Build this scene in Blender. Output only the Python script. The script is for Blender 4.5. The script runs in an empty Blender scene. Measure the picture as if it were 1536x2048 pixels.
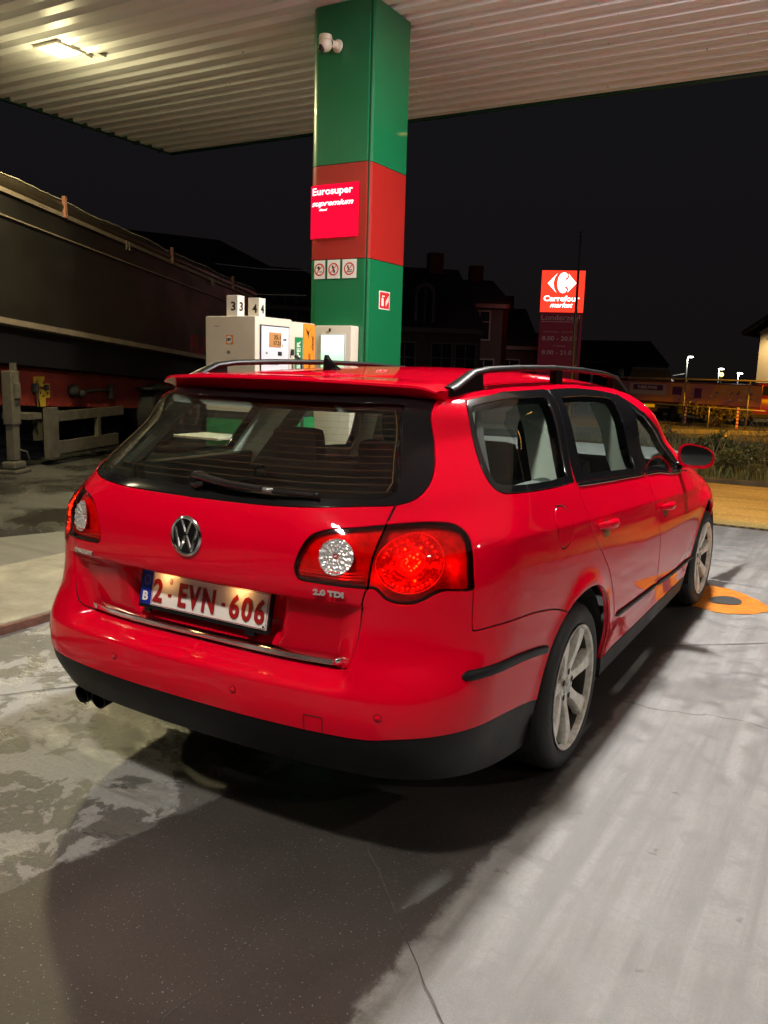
import bpy, bmesh, math, random
import numpy as np
from mathutils import Vector, Matrix
from mathutils.geometry import delaunay_2d_cdt
random.seed(7)
rng = np.random.default_rng(11)
R = math.radians
sc = bpy.context.scene
col = sc.collection

# ------------------------------------------------------------------ camera
CAM = np.array([1.751, -1.817, 1.472]); YAW, PITCH, ROLL, FPX = -0.524, -0.170, 0.029, 1678.0
def _basis():
    cy, sy = math.cos(YAW), math.sin(YAW)
    f = np.array([sy*math.cos(PITCH), cy*math.cos(PITCH), math.sin(PITCH)])
    r = np.array([cy, -sy, 0.0]); u = np.cross(r, f)
    c, s = math.cos(ROLL), math.sin(ROLL)
    return c*r+s*u, -s*r+c*u, f
CR, CU, CF = _basis()
cam_d = bpy.data.cameras.new('camera'); cam = bpy.data.objects.new('camera', cam_d); col.objects.link(cam)
m = Matrix.Identity(4)
for i in range(3):
    m[i][0], m[i][1], m[i][2], m[i][3] = CR[i], CU[i], -CF[i], CAM[i]
cam.matrix_world = m
cam_d.sensor_fit = 'VERTICAL'; cam_d.sensor_height = 36.0; cam_d.lens = 36.0*FPX/2048.0
cam_d.clip_start = 0.05; cam_d.clip_end = 2000
sc.camera = cam
def ray(px, py): return CR*(px-768)/FPX + CU*(1024-py)/FPX + CF
def atY(px, py, Y): d = ray(px, py); return CAM + d*(Y-CAM[1])/d[1]
def atX(px, py, X): d = ray(px, py); return CAM + d*(X-CAM[0])/d[0]
def atZ(px, py, Z=0.0): d = ray(px, py); return CAM + d*(Z-CAM[2])/d[2]

# ------------------------------------------------------------------ world, exposure
w = bpy.data.worlds.new('World'); sc.world = w; w.use_nodes = True
wn = w.node_tree.nodes; wl = w.node_tree.links
bg = wn['Background']
bg.inputs[1].default_value = 0.0092
_tc = wn.new('ShaderNodeTexCoord'); _sx = wn.new('ShaderNodeSeparateXYZ'); _rp = wn.new('ShaderNodeValToRGB')
wl.new(_tc.outputs['Generated'], _sx.inputs[0]); wl.new(_sx.outputs[2], _rp.inputs[0]); wl.new(_rp.outputs[0], bg.inputs[0])
_rp.color_ramp.elements[0].color = (.62, .50, .50, 1); _rp.color_ramp.elements[1].position = .55; _rp.color_ramp.elements[1].color = (.66, .68, .95, 1)
sc.view_settings.view_transform = 'Standard'; sc.view_settings.look = 'None'
sc.view_settings.exposure = 0.15; sc.view_settings.gamma = 1.0
sc.cycles.max_bounces = 8; sc.cycles.transparent_max_bounces = 24
sc.cycles.sample_clamp_indirect = 6.0; sc.cycles.caustics_reflective = False; sc.cycles.caustics_refractive = False

# ------------------------------------------------------------------ materials
def new_mat(name):
    mt = bpy.data.materials.new(name); mt.use_nodes = True
    return mt, mt.node_tree.nodes, mt.node_tree.links
def P(nodes): return nodes['Principled BSDF']
def mat(name, color, rough=0.5, metal=0.0, var=0.0, vs=8.0, bump=0.0, bs=60.0, coat=0.0, coatr=0.03, emit=None, es=0.0, spec=0.5, rvar=0.0):
    mt, n, l = new_mat(name); p = P(n)
    p.inputs['Base Color'].default_value = (*color, 1); p.inputs['Roughness'].default_value = rough
    p.inputs['Metallic'].default_value = metal; p.inputs['Coat Weight'].default_value = coat
    p.inputs['Coat Roughness'].default_value = coatr; p.inputs['Specular IOR Level'].default_value = spec
    if emit:
        p.inputs['Emission Color'].default_value = (*emit, 1); p.inputs['Emission Strength'].default_value = es
    if var or bump or rvar:
        tc = n.new('ShaderNodeTexCoord')
    if var or rvar:
        nz = n.new('ShaderNodeTexNoise'); nz.inputs['Scale'].default_value = vs; nz.inputs['Detail'].default_value = 7
        nz.inputs['Roughness'].default_value = 0.62
        l.new(tc.outputs['Object'], nz.inputs['Vector'])
    if var:
        mr = n.new('ShaderNodeMapRange'); mr.inputs[1].default_value = 0.3; mr.inputs[2].default_value = 0.7
        mr.inputs[3].default_value = 1-var; mr.inputs[4].default_value = 1+var*0.6
        l.new(nz.outputs['Fac'], mr.inputs[0])
        mx = n.new('ShaderNodeVectorMath'); mx.operation = 'SCALE'; mx.inputs[0].default_value = color
        l.new(mr.outputs[0], mx.inputs['Scale']); l.new(mx.outputs[0], p.inputs['Base Color'])
    if rvar:
        mr2 = n.new('ShaderNodeMapRange'); mr2.inputs[1].default_value = 0.3; mr2.inputs[2].default_value = 0.7
        mr2.inputs[3].default_value = rough-rvar; mr2.inputs[4].default_value = rough+rvar
        l.new(nz.outputs['Fac'], mr2.inputs[0]); l.new(mr2.outputs[0], p.inputs['Roughness'])
    if bump:
        nb = n.new('ShaderNodeTexNoise'); nb.inputs['Scale'].default_value = bs; nb.inputs['Detail'].default_value = 4
        l.new(tc.outputs['Object'], nb.inputs['Vector'])
        bp = n.new('ShaderNodeBump'); bp.inputs['Strength'].default_value = bump; bp.inputs['Distance'].default_value = 0.01
        l.new(nb.outputs['Fac'], bp.inputs['Height']); l.new(bp.outputs[0], p.inputs['Normal'])
    return mt
def glass(name, tint, rough=0.0, ior=1.5, spec=1.0):
    mt, n, l = new_mat(name); n.remove(P(n))
    out = n['Material Output']
    tr = n.new('ShaderNodeBsdfTransparent'); tr.inputs[0].default_value = (*tint, 1)
    gl = n.new('ShaderNodeBsdfGlossy'); gl.inputs['Roughness'].default_value = rough; gl.inputs[0].default_value = (spec, spec, spec, 1)
    fr = n.new('ShaderNodeFresnel'); ge = n.new('ShaderNodeNewGeometry'); mi = n.new('ShaderNodeMapRange')
    l.new(ge.outputs['Backfacing'], mi.inputs[0]); mi.inputs[3].default_value = ior; mi.inputs[4].default_value = 1/ior; l.new(mi.outputs[0], fr.inputs[0])
    mx = n.new('ShaderNodeMixShader'); l.new(fr.outputs[0], mx.inputs[0]); l.new(tr.outputs[0], mx.inputs[1]); l.new(gl.outputs[0], mx.inputs[2])
    l.new(mx.outputs[0], out.inputs[0])
    return mt
def emis(name, color, s):
    mt, n, l = new_mat(name); n.remove(P(n)); e = n.new('ShaderNodeEmission')
    e.inputs[0].default_value = (*color, 1); e.inputs[1].default_value = s
    l.new(e.outputs[0], n['Material Output'].inputs[0]); return mt

# ------------------------------------------------------------------ object helpers
def tag(o, label=None, cat=None, group=None, kind=None):
    if label: o['label'] = label
    if cat: o['category'] = cat
    if group: o['group'] = group
    if kind: o['kind'] = kind
    return o
def thing(name, label, cat, loc=(0, 0, 0), rz=0.0, group=None):
    o = bpy.data.objects.new(name, None); o.empty_display_size = 0.2; col.objects.link(o)
    o.location = loc; o.rotation_euler = (0, 0, rz)
    return tag(o, label, cat, group)
def link(name, me, mt, parent=None, smooth=False):
    o = bpy.data.objects.new(name, me); col.objects.link(o)
    if mt is not None:
        for q in (mt if isinstance(mt, (list, tuple)) else [mt]): me.materials.append(q)
    if parent is not None: o.parent = parent
    if smooth:
        me.polygons.foreach_set('use_smooth', [True]*len(me.polygons))
    return o
class MB:
    def __init__(s): s.v = []; s.f = []; s.mi = []
    def add(s, v, f, mi=0):
        b = len(s.v); s.v += [tuple(map(float, q)) for q in v]; s.f += [tuple(b+i for i in q) for q in f]; s.mi += [mi]*len(f); return s
    def box(s, c, d, rz=0.0, bevel=0.0, mi=0, rx=0.0):
        bm = bmesh.new(); bmesh.ops.create_cube(bm, size=1.0)
        bmesh.ops.scale(bm, vec=d, verts=bm.verts)
        if bevel: bmesh.ops.bevel(bm, geom=bm.edges[:], offset=bevel, segments=2, affect='EDGES', profile=0.6)
        bm.transform(Matrix.Translation(c) @ Matrix.Rotation(rz, 4, 'Z') @ Matrix.Rotation(rx, 4, 'X'))
        bm.verts.index_update()
        s.add([v.co[:] for v in bm.verts], [[v.index for v in f.verts] for f in bm.faces], mi); bm.free(); return s
    def boxmm(s, a, b, bevel=0.0, mi=0):
        return s.box([(a[i]+b[i])/2 for i in range(3)], [abs(b[i]-a[i]) for i in range(3)], bevel=bevel, mi=mi)
    def prism(s, poly, h0, h1, axis='z', mi=0):
        # poly: 2D list; axis = extrusion axis
        def mk(a, b, h): return {'z': (a, b, h), 'y': (a, h, b), 'x': (h, a, b)}[axis]
        n = len(poly); v = [mk(a, b, h0) for a, b in poly]+[mk(a, b, h1) for a, b in poly]
        f = [tuple(range(n))[::-1], tuple(range(n, 2*n))]+[(i, (i+1) % n, n+(i+1) % n, n+i) for i in range(n)]
        return s.add(v, f, mi)
    def tube(s, pts, r, seg=8, mi=0, cap=True):
        pts = [np.array(p, float) for p in pts]; n = len(pts)
        rs = r if hasattr(r, '__len__') else [r]*n
        v = []; f = []; up = np.array([0, 0, 1.0])
        t0 = pts[1]-pts[0]; t0 = t0/np.linalg.norm(t0)
        if abs(t0 @ up) > 0.95: up = np.array([1.0, 0, 0])
        for i in range(n):
            t = pts[min(i+1, n-1)]-pts[max(i-1, 0)]; t = t/(np.linalg.norm(t)+1e-12)
            a = np.cross(t, up); a /= np.linalg.norm(a)+1e-12; b = np.cross(a, t)
            rr = rs[i]; rr = rr if hasattr(rr, '__len__') else (rr, rr)
            for k in range(seg):
                an = 2*math.pi*k/seg; v.append(pts[i]+a*rr[0]*math.cos(an)+b*rr[1]*math.sin(an))
        for i in range(n-1):
            for k in range(seg):
                f.append((i*seg+k, i*seg+(k+1) % seg, (i+1)*seg+(k+1) % seg, (i+1)*seg+k))
        if cap: f.append(tuple(range(seg))[::-1]); f.append(tuple((n-1)*seg+k for k in range(seg)))
        return s.add(v, f, mi)
    def lathe(s, prof, seg=48, org=(0, 0, 0), ax=(1, 0, 0), mi=0, close=False):
        # prof: (distance along axis, radius)
        ax = np.array(ax, float); ax /= np.linalg.norm(ax); t = np.array([0, 0, 1.0]) if abs(ax[2]) < 0.9 else np.array([1.0, 0, 0])
        a = np.cross(ax, t); a /= np.linalg.norm(a); b = np.cross(ax, a); org = np.array(org, float); v = []; f = []; n = len(prof)
        for k in range(seg):
            an = 2*math.pi*k/seg; d = a*math.cos(an)+b*math.sin(an)
            for (h, r) in prof: v.append(org+ax*h+d*r)
        for k in range(seg):
            k2 = (k+1) % seg
            for i in range(n-1 if not close else n):
                j = (i+1) % n
                f.append((k*n+i, k*n+j, k2*n+j, k2*n+i))
        return s.add(v, f, mi)
    def sphere(s, c, r, seg=16, rings=10, mi=0):
        r = r if hasattr(r, '__len__') else (r, r, r); v = []; f = []
        for i in range(rings+1):
            th = math.pi*i/rings
            for k in range(seg):
                an = 2*math.pi*k/seg; v.append((c[0]+r[0]*math.sin(th)*math.cos(an), c[1]+r[1]*math.sin(th)*math.sin(an), c[2]+r[2]*math.cos(th)))
        for i in range(rings):
            for k in range(seg):
                f.append((i*seg+k, (i+1)*seg+k, (i+1)*seg+(k+1) % seg, i*seg+(k+1) % seg))
        return s.add(v, f, mi)
    def build(s, name, mt, parent=None, smooth=False, angle=None):
        me = bpy.data.meshes.new(name); me.from_pydata(s.v, [], s.f); me.validate(); me.update()
        bm = bmesh.new(); bm.from_mesh(me); bmesh.ops.remove_doubles(bm, verts=bm.verts, dist=1e-6)
        bmesh.ops.recalc_face_normals(bm, faces=bm.faces) ; bm.to_mesh(me); bm.free()
        if len(me.polygons) == len(s.mi): me.polygons.foreach_set('material_index', s.mi)
        o = link(name, me, mt, parent, smooth)
        if angle is not None:
            me.polygons.foreach_set('use_smooth', [True]*len(me.polygons))
            me.set_sharp_from_angle(angle=R(angle))
        return o
def text_data(body, size=1.0, bold=0.0, shear=0.0, extrude=0.0, res=3, cx=True, spacing=1.0):
    cu = bpy.data.curves.new('t', 'FONT'); cu.body = body; cu.size = size; cu.offset = bold; cu.shear = shear
    cu.extrude = extrude; cu.resolution_u = res; cu.space_character = spacing
    cu.align_x = 'CENTER' if cx else 'LEFT'; cu.align_y = 'CENTER'
    o = bpy.data.objects.new('t', cu); col.objects.link(o)
    dg = bpy.context.evaluated_depsgraph_get(); me = bpy.data.meshes.new_from_object(o.evaluated_get(dg))
    v = [tuple(q.co) for q in me.vertices]; f = [tuple(p.vertices) for p in me.polygons]
    bpy.data.objects.remove(o); bpy.data.curves.remove(cu); bpy.data.meshes.remove(me)
    return v, f
def put_text(mb, body, org, right, up, height, width=None, bold=0.0, shear=0.0, depth=0.002, lift=0.001, mi=0, cx=True, spacing=1.0):
    """writes body centred at org; right/up unit vectors; cap height in metres; optional total width"""
    v, f = text_data(body, 1.0, bold, shear, 0.0, cx=cx, spacing=spacing)
    A = np.array(v); 
    x0, x1, y0, y1 = A[:, 0].min(), A[:, 0].max(), A[:, 1].min(), A[:, 1].max()
    sy = height/(y1-y0); sx = (width/(x1-x0)) if width else sy
    right = np.array(right, float); up = np.array(up, float); nrm = np.cross(right, up); org = np.array(org, float)
    ox = (x0+x1)/2 if cx else x0
    def tr(q, h): return org+right*(q[0]-ox)*sx+up*(q[1]-(y0+y1)/2)*sy+nrm*h
    n = len(v); vv = [tr(q, lift+depth) for q in v]+[tr(q, lift) for q in v]
    ff = list(f); ec = {}
    for q in f:
        for a, b in zip(q, q[1:]+q[:1]): ec[(a, b)] = 1
    for (a, b) in ec:
        if (b, a) not in ec: ff.append((b, a, a+n, b+n))
    mb.add(vv, ff, mi); return mb
# ------------------------------------------------------------------ lamps of the place (positions in metres; car stands at the origin, nose to +y)
CEIL = 4.70
LAMPS = [((0.55, 3.9), 400, (1.0, 0.965, 0.94)), ((0.5, -2.3), 140, (1.0, 0.95, 0.90)), ((-6.11, 4.66), 215, (1.0, 0.88, 0.46)),
         ((-6.1, -2.2), 60, (1.0, 0.88, 0.55)), ((8.0, 3.9), 150, (1.0, 0.93, 0.90)), ((8.0, -2.3), 40, (1.0, 0.93, 0.86))]
def area_light(name, loc, power, color, size, parent=None, rot=(0, 0, 0), spread=None):
    d = bpy.data.lights.new(name, 'AREA'); d.energy = power; d.color = color; d.shape = 'SQUARE'; d.size = size
    if spread: d.spread = spread
    o = bpy.data.objects.new(name, d); col.objects.link(o); o.location = loc; o.rotation_euler = rot; o.parent = parent
    return o
def spot_light(name, loc, target, power, color, angle, blend=0.5, size=0.1, parent=None):
    d = bpy.data.lights.new(name, 'SPOT'); d.energy = power; d.color = color; d.spot_size = R(angle); d.spot_blend = blend; d.shadow_soft_size = size
    o = bpy.data.objects.new(name, d); col.objects.link(o); o.location = loc
    o.rotation_euler = (Vector(target)-Vector(loc)).to_track_quat('-Z', 'Y').to_euler(); o.parent = parent
    return o

def pch(X,Y):
    X=np.array(X,float);Y=np.array(Y,float);h=np.diff(X);d=np.diff(Y)/h
    m=np.zeros_like(Y)
    for i in range(1,len(X)-1):
        if d[i-1]*d[i]>0:
            w1=2*h[i]+h[i-1];w2=h[i]+2*h[i-1];m[i]=(w1+w2)/(w1/d[i-1]+w2/d[i])
    m[0]=d[0];m[-1]=d[-1]
    def f(x):
        x=np.clip(np.asarray(x,float),X[0],X[-1]);i=np.clip(np.searchsorted(X,x,side='right')-1,0,len(h)-1)
        t=(x-X[i])/h[i];return (2*t**3-3*t**2+1)*Y[i]+(t**3-2*t**2+t)*h[i]*m[i]+(-2*t**3+3*t**2)*Y[i+1]+(t**3-t**2)*h[i]*m[i+1]
    return f
def sst(a,b,x):
    t=np.clip((x-a)/(b-a),0,1);return t*t*(3-2*t)
def smax(a,b,k):
    h=np.maximum(k-np.abs(a-b),0)/k
    return np.maximum(a,b)+h*h*k/4
# rear centre profile (y at x=0), tailgate part and bumper part
C_gate=pch([.55,.62,.66,.72,.79,.818,.824,.90,.96,1.03,1.07,1.09,1.15,1.25,1.35,1.42,1.50],[.106,.101,.096,.084,.066,.060,.0370,.028,.030,.045,.060,.072,.122,.232,.352,.50,.68])
C_body=pch([.15,.22,.28,.34,.43,.50,.56,.61,.68,.78,.88,.96,1.03,1.09,1.15,1.25,1.35,1.42,1.50],[.30,.16,.09,.05,.008,0.,.002,.016,.036,.046,.044,.046,.056,.072,.122,.232,.352,.50,.68])
Bs=pch([.15,.25,.32,.45,.60,.72,.80,.88,.940,.966,.972,1.00,1.06,1.14,1.25,1.35,1.42,1.50],[.84,.862,.874,.891,.901,.904,.900,.8910,.8815,.8775,.8755,.8635,.838,.800,.742,.686,.645,.59])
Zr=pch([.3,.45,.6,.8,1.2,1.7,2.2,2.6,2.9,3.2,3.7],[1.425,1.437,1.448,1.460,1.476,1.482,1.472,1.448,1.415,1.36,1.20])
Yf=pch([.15,.22,.45,.55,.66,.74,.80,.86,.92,.965,1.0,1.05,1.2,1.35,1.43,1.5],[4.62,4.72,4.774,4.77,4.74,4.69,4.60,4.38,4.10,3.86,3.70,3.60,3.28,2.98,2.80,2.6])
kz=pch([.2,.45,.58,.7,.95,1.1,1.25,1.35,1.45],[.30,.24,.26,.33,.37,.55,.50,.34,.22])
WY,FY=1.137,3.846
def recess(ax,z):
    # 1 where the tailgate's set-back applies
    xs=.585+.04*sst(.62,.9,z)
    return 1-sst(xs-.10,xs,ax)
def F(x,y,z):
    ax=np.abs(x)
    yy=np.clip(y,-.2,5)
    zz=z-(.022-.057*(yy-.34))*sst(.62,.80,z)*(1-sst(1.08,1.30,z))
    lo=1-sst(1.0,1.35,z)
    taper=.055*(np.clip(1.35-yy,0,2)/1.35)**2.2*(1+.6*(1-lo))+(.06+.12*sst(.62,.95,z))*(np.clip(yy-2.9,0,2)/1.6)**2.0
    W=Bs(zz)-taper
    # wheel-arch flares
    for wy in (WY,FY):
        r=np.hypot(yy-wy,z-.315)
        W=W+.014*np.exp(-((r-.385)/.045)**2)*sst(.2,.5,z)
    W=W-.010*np.exp(-((z-.36)/.07)**2)*sst(1.5,1.75,yy)*(1-sst(3.2,3.45,yy))
    side=ax-W
    m=recess(ax,z)*sst(.572,.628,z)
    C=C_gate(z)*m+C_body(z)*(1-m)
    # number-plate pocket
    hw=.335-.30*np.clip(.80-z,0,.16)
    pw=(1-sst(-.022,.028,np.abs(x+.015)-hw))*sst(.648,.690,z)*(1-sst(.812,.818,z))
    C=C+.050*pw
    bow=.055*(ax/.65)**2.6
    bow=bow+.035*sst(1.1,1.4,z)*(ax/.6)**2.4
    rear=C+bow-yy
    front=y-(Yf(z)-.16*(ax/.7)**2.4*(1-.4*sst(.9,1.0,z)))
    k=kz(z)
    f=smax(side,rear*.9,k)
    f=smax(f,front*.8,.25)
    top=z-(Zr(yy)-.058*(ax/.6)**2.4)
    return smax(f,top,.07)
def Fn(P,e=8e-4):
    x,y,z=P[...,0],P[...,1],P[...,2]
    g=np.stack([F(x+e,y,z)-F(x-e,y,z),F(x,y+e,z)-F(x,y-e,z),F(x,y,z+e)-F(x,y,z-e)],-1)
    return g/np.linalg.norm(g,axis=-1,keepdims=True)
XC,YC,YC2=.50,.95,2.6
RN=.70
L1=XC;L2=L1+RN*np.pi/2;L3=L2+(YC2-YC);L4=L3+RN*np.pi/2;L5=L4+XC
def spine(s):
    s=np.asarray(s,float)
    o=np.zeros(s.shape+(2,));d=np.zeros(s.shape+(2,))
    a=s<L1;b=(s>=L1)&(s<L2);cc=(s>=L2)&(s<L3);e=(s>=L3)&(s<L4);g=s>=L4
    o[a,0]=s[a];o[a,1]=YC;d[a,1]=-1
    t=(s[b]-L1)/RN;o[b]=(XC,YC);d[b,0]=np.sin(t);d[b,1]=-np.cos(t)
    o[cc,0]=XC;o[cc,1]=YC+s[cc]-L2;d[cc,0]=1
    t=(s[e]-L3)/RN;o[e]=(XC,YC2);d[e,0]=np.cos(t);d[e,1]=np.sin(t)
    o[g,0]=L5-s[g];o[g,1]=YC2;d[g,1]=1
    return o,d
def surf(s,z,off=0.):
    s=np.asarray(s,float);z=np.asarray(z,float)
    o,d=spine(s);lo=np.zeros(s.shape);hi=np.full(s.shape,2.2)
    for _ in range(34):
        m=(lo+hi)/2;ins=F(o[...,0]+m*d[...,0],o[...,1]+m*d[...,1],z)<off
        lo=np.where(ins,m,lo);hi=np.where(ins,hi,m)
    return np.stack([o[...,0]+lo*d[...,0],o[...,1]+lo*d[...,1],z],-1)
def inv(P):
    x,y,z=P; x=abs(x)
    if y<YC and x<=XC: s=x
    elif y<YC: s=L1+RN*np.arctan2(x-XC,YC-y)
    elif y<=YC2: s=L2+y-YC
    elif x>XC: s=L3+RN*np.arctan2(y-YC2,x-XC)
    else: s=L5-x
    return s,z
# ------------------------------------------------------------------ ground
class NG:
    """tiny node-math helper"""
    def __init__(s, n, l): s.n = n; s.l = l
    def val(s, x, sock):
        if hasattr(x, 'is_linked') or hasattr(x, 'links'): s.l.new(x, sock)
        else: sock.default_value = x
    def m(s, op, a, b=0.0, clamp=False):
        q = s.n.new('ShaderNodeMath'); q.operation = op; q.use_clamp = clamp; s.val(a, q.inputs[0]); s.val(b, q.inputs[1]); return q.outputs[0]
    def noise(s, vec, scale, detail=6, rough=0.6, dist=0.0):
        q = s.n.new('ShaderNodeTexNoise'); q.inputs['Scale'].default_value = scale; q.inputs['Detail'].default_value = detail
        q.inputs['Roughness'].default_value = rough; q.inputs['Distortion'].default_value = dist; s.l.new(vec, q.inputs['Vector']); return q.outputs['Fac']
    def mr(s, x, a, b, c=0.0, d=1.0, smooth=True):
        q = s.n.new('ShaderNodeMapRange'); q.interpolation_type = 'SMOOTHSTEP' if smooth else 'LINEAR'
        s.val(x, q.inputs[0]); q.inputs[1].default_value = a; q.inputs[2].default_value = b; q.inputs[3].default_value = c; q.inputs[4].default_value = d; return q.outputs[0]
    def mixc(s, f, a, b):
        q = s.n.new('ShaderNodeMix'); q.data_type = 'RGBA'; s.val(f, q.inputs[0])
        for x, k in ((a, 6), (b, 7)):
            if isinstance(x, tuple): q.inputs[k].default_value = (*x, 1)
            else: s.l.new(x, q.inputs[k])
        return q.outputs[2]
    def mixf(s, f, a, b):
        q = s.n.new('ShaderNodeMix'); q.data_type = 'FLOAT'; s.val(f, q.inputs[0]); s.val(a, q.inputs[2]); s.val(b, q.inputs[3]); return q.outputs[0]
    def maprot(s, vec, rot=0.0, sc_=(1, 1, 1)):
        q = s.n.new('ShaderNodeMapping'); q.inputs['Rotation'].default_value = (0, 0, rot); q.inputs['Scale'].default_value = sc_; s.l.new(vec, q.inputs[0]); return q.outputs[0]

def forecourt_mat():
    mt, n, l = new_mat('forecourt_concrete'); g = NG(n, l); p = P(n)
    tc = n.new('ShaderNodeTexCoord').outputs['Object']; sx = n.new('ShaderNodeSeparateXYZ'); l.new(tc, sx.inputs[0]); X, Y = sx.outputs[0], sx.outputs[1]
    n1 = g.noise(tc, 1.3, 8, .6, .3); n2 = g.noise(tc, 7.0, 8, .68, .4); n3 = g.noise(tc, 60, 5, .7); n4 = g.noise(tc, 420, 2, .6)
    st = g.noise(g.maprot(tc, R(-14), (7, .45, 1)), 1.6, 6, .62, .35)          # tyre-wear streaks along the lane
    wob = g.m('ADD', g.m('MULTIPLY', g.m('SUBTRACT', n2, .5), .13), g.m('MULTIPLY', g.m('SUBTRACT', n3, .5), .035))
    # brown-grey patch behind the car, wet ground plus painted car shadow: between two ragged edges, fading out forward
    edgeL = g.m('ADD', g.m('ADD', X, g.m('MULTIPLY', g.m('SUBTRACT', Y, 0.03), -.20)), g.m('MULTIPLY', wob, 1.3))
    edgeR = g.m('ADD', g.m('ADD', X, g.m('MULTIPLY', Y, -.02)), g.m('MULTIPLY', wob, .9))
    dampL = g.mr(edgeL, -.118, -.090); damp_shadeR = g.mr(edgeR, .85, .885, 1.0, 0.0)
    damp_shade = g.m('MULTIPLY', g.m('MULTIPLY', dampL, damp_shadeR), g.mr(Y, -1.6, -1.0))
    left = g.m('MULTIPLY', g.m('SUBTRACT', 1.0, dampL), g.mr(Y, 2.0, 2.8, 1.0, 0.0))
    light = g.mixc(g.mr(st, .30, .72), (.150, .149, .145), (.275, .274, .268))
    light = g.mixc(g.mr(n2, .34, .56), (.150, .149, .145), light)
    light = g.mixc(g.m('MULTIPLY', g.mr(n1, .50, .70), .45), light, (.13, .129, .127))
    leftc = g.mixc(g.mr(g.m('ADD', n2, g.m('MULTIPLY', g.m('SUBTRACT', n1, .5), .9)), .485, .540), (.085, .082, .076), (.29, .29, .284))
    leftc = g.mixc(g.m('MULTIPLY', g.mr(g.noise(g.maprot(tc, R(35), (1, 5, 1)), 1.7, 6, .6, .4), .55, .66), .6), leftc, (.12, .105, .085))
    damp_shade_c = g.mixc(g.mr(n1, .35, .68), (.044, .038, .036), (.066, .055, .052))
    damp_shade_c = g.mixc(g.m('MULTIPLY', g.mr(n2, .56, .72), .55), damp_shade_c, (.050, .043, .041))
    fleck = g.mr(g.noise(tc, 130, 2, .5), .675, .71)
    damp_shade_c = g.mixc(g.m('MULTIPLY', fleck, .8), damp_shade_c, (.42, .40, .36))
    c = g.mixc(left, light, leftc); c = g.mixc(damp_shade, c, damp_shade_c)
    # oil-dark middle of the lane under and ahead of the car
    oil = g.m('MULTIPLY', g.mr(g.m('ABSOLUTE', g.m('SUBTRACT', X, 3.6)), .9, .2), g.mr(n1, .45, .6))
    c = g.mixc(g.m('MULTIPLY', oil, .6), c, (.09, .085, .08))
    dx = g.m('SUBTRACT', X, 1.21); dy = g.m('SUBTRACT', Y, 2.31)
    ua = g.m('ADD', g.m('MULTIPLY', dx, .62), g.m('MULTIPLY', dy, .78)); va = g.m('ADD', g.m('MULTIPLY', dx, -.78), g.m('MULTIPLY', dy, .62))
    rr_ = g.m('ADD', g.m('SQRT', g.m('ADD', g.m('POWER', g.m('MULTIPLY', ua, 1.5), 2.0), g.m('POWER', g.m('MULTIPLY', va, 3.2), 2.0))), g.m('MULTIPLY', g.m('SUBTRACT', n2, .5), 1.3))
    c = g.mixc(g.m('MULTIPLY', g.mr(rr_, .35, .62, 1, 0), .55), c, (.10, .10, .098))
    sp = g.mr(g.noise(tc, 9, 3, .5), .715, .75); c = g.mixc(g.m('MULTIPLY', sp, .7), c, (.07, .066, .06))
    c = g.mixc(g.m('MULTIPLY', g.mr(n3, .40, .68), g.mixf(damp_shade, .42, .06)), c, (.17, .16, .15))
    c = g.mixc(g.m('MULTIPLY', g.mr(n4, .52, .72), g.mixf(damp_shade, .32, .035)), c, (.6, .58, .54))
    # cracks
    vo = n.new('ShaderNodeTexVoronoi'); vo.feature = 'DISTANCE_TO_EDGE'; vo.inputs['Scale'].default_value = .33
    wv = n.new('ShaderNodeVectorMath'); wv.operation = 'ADD'; q = n.new('ShaderNodeTexNoise'); q.inputs['Scale'].default_value = 2.2; q.inputs['Detail'].default_value = 6
    l.new(tc, q.inputs['Vector']); sc2 = n.new('ShaderNodeVectorMath'); sc2.operation = 'SCALE'; sc2.inputs['Scale'].default_value = .28
    l.new(q.outputs['Color'], sc2.inputs[0]); l.new(tc, wv.inputs[0]); l.new(sc2.outputs[0], wv.inputs[1]); l.new(wv.outputs[0], vo.inputs['Vector'])
    crack = g.m('MULTIPLY', g.mr(vo.outputs['Distance'], .0007, .0018, 1, 0), g.mr(n1, .42, .5))
    c = g.mixc(g.m('MULTIPLY', crack, .7), c, (.06, .055, .05))
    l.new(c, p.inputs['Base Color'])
    # wet, glossy spots on the left part
    wet = g.m('MULTIPLY', g.m('MAXIMUM', left, .15), g.mr(g.noise(g.maprot(tc, R(30), (1, 2.6, 1)), 2.1, 7, .62, .3), .52, .60))
    ro = g.mixf(damp_shade, g.mixf(g.mr(n2, .35, .65), .42, .62), g.mixf(g.mr(n1, .35, .65), .33, .46))
    ro = g.mixf(wet, ro, .24)
    l.new(ro, p.inputs['Roughness'])
    bp = n.new('ShaderNodeBump'); bp.inputs['Strength'].default_value = .55; bp.inputs['Distance'].default_value = .004
    hh = g.m('ADD', g.m('ADD', g.m('MULTIPLY', n3, .6), g.m('MULTIPLY', n4, .45)), g.m('MULTIPLY', crack, -1.0))
    l.new(hh, bp.inputs['Height']); l.new(bp.outputs[0], p.inputs['Normal'])
    return mt

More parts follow.
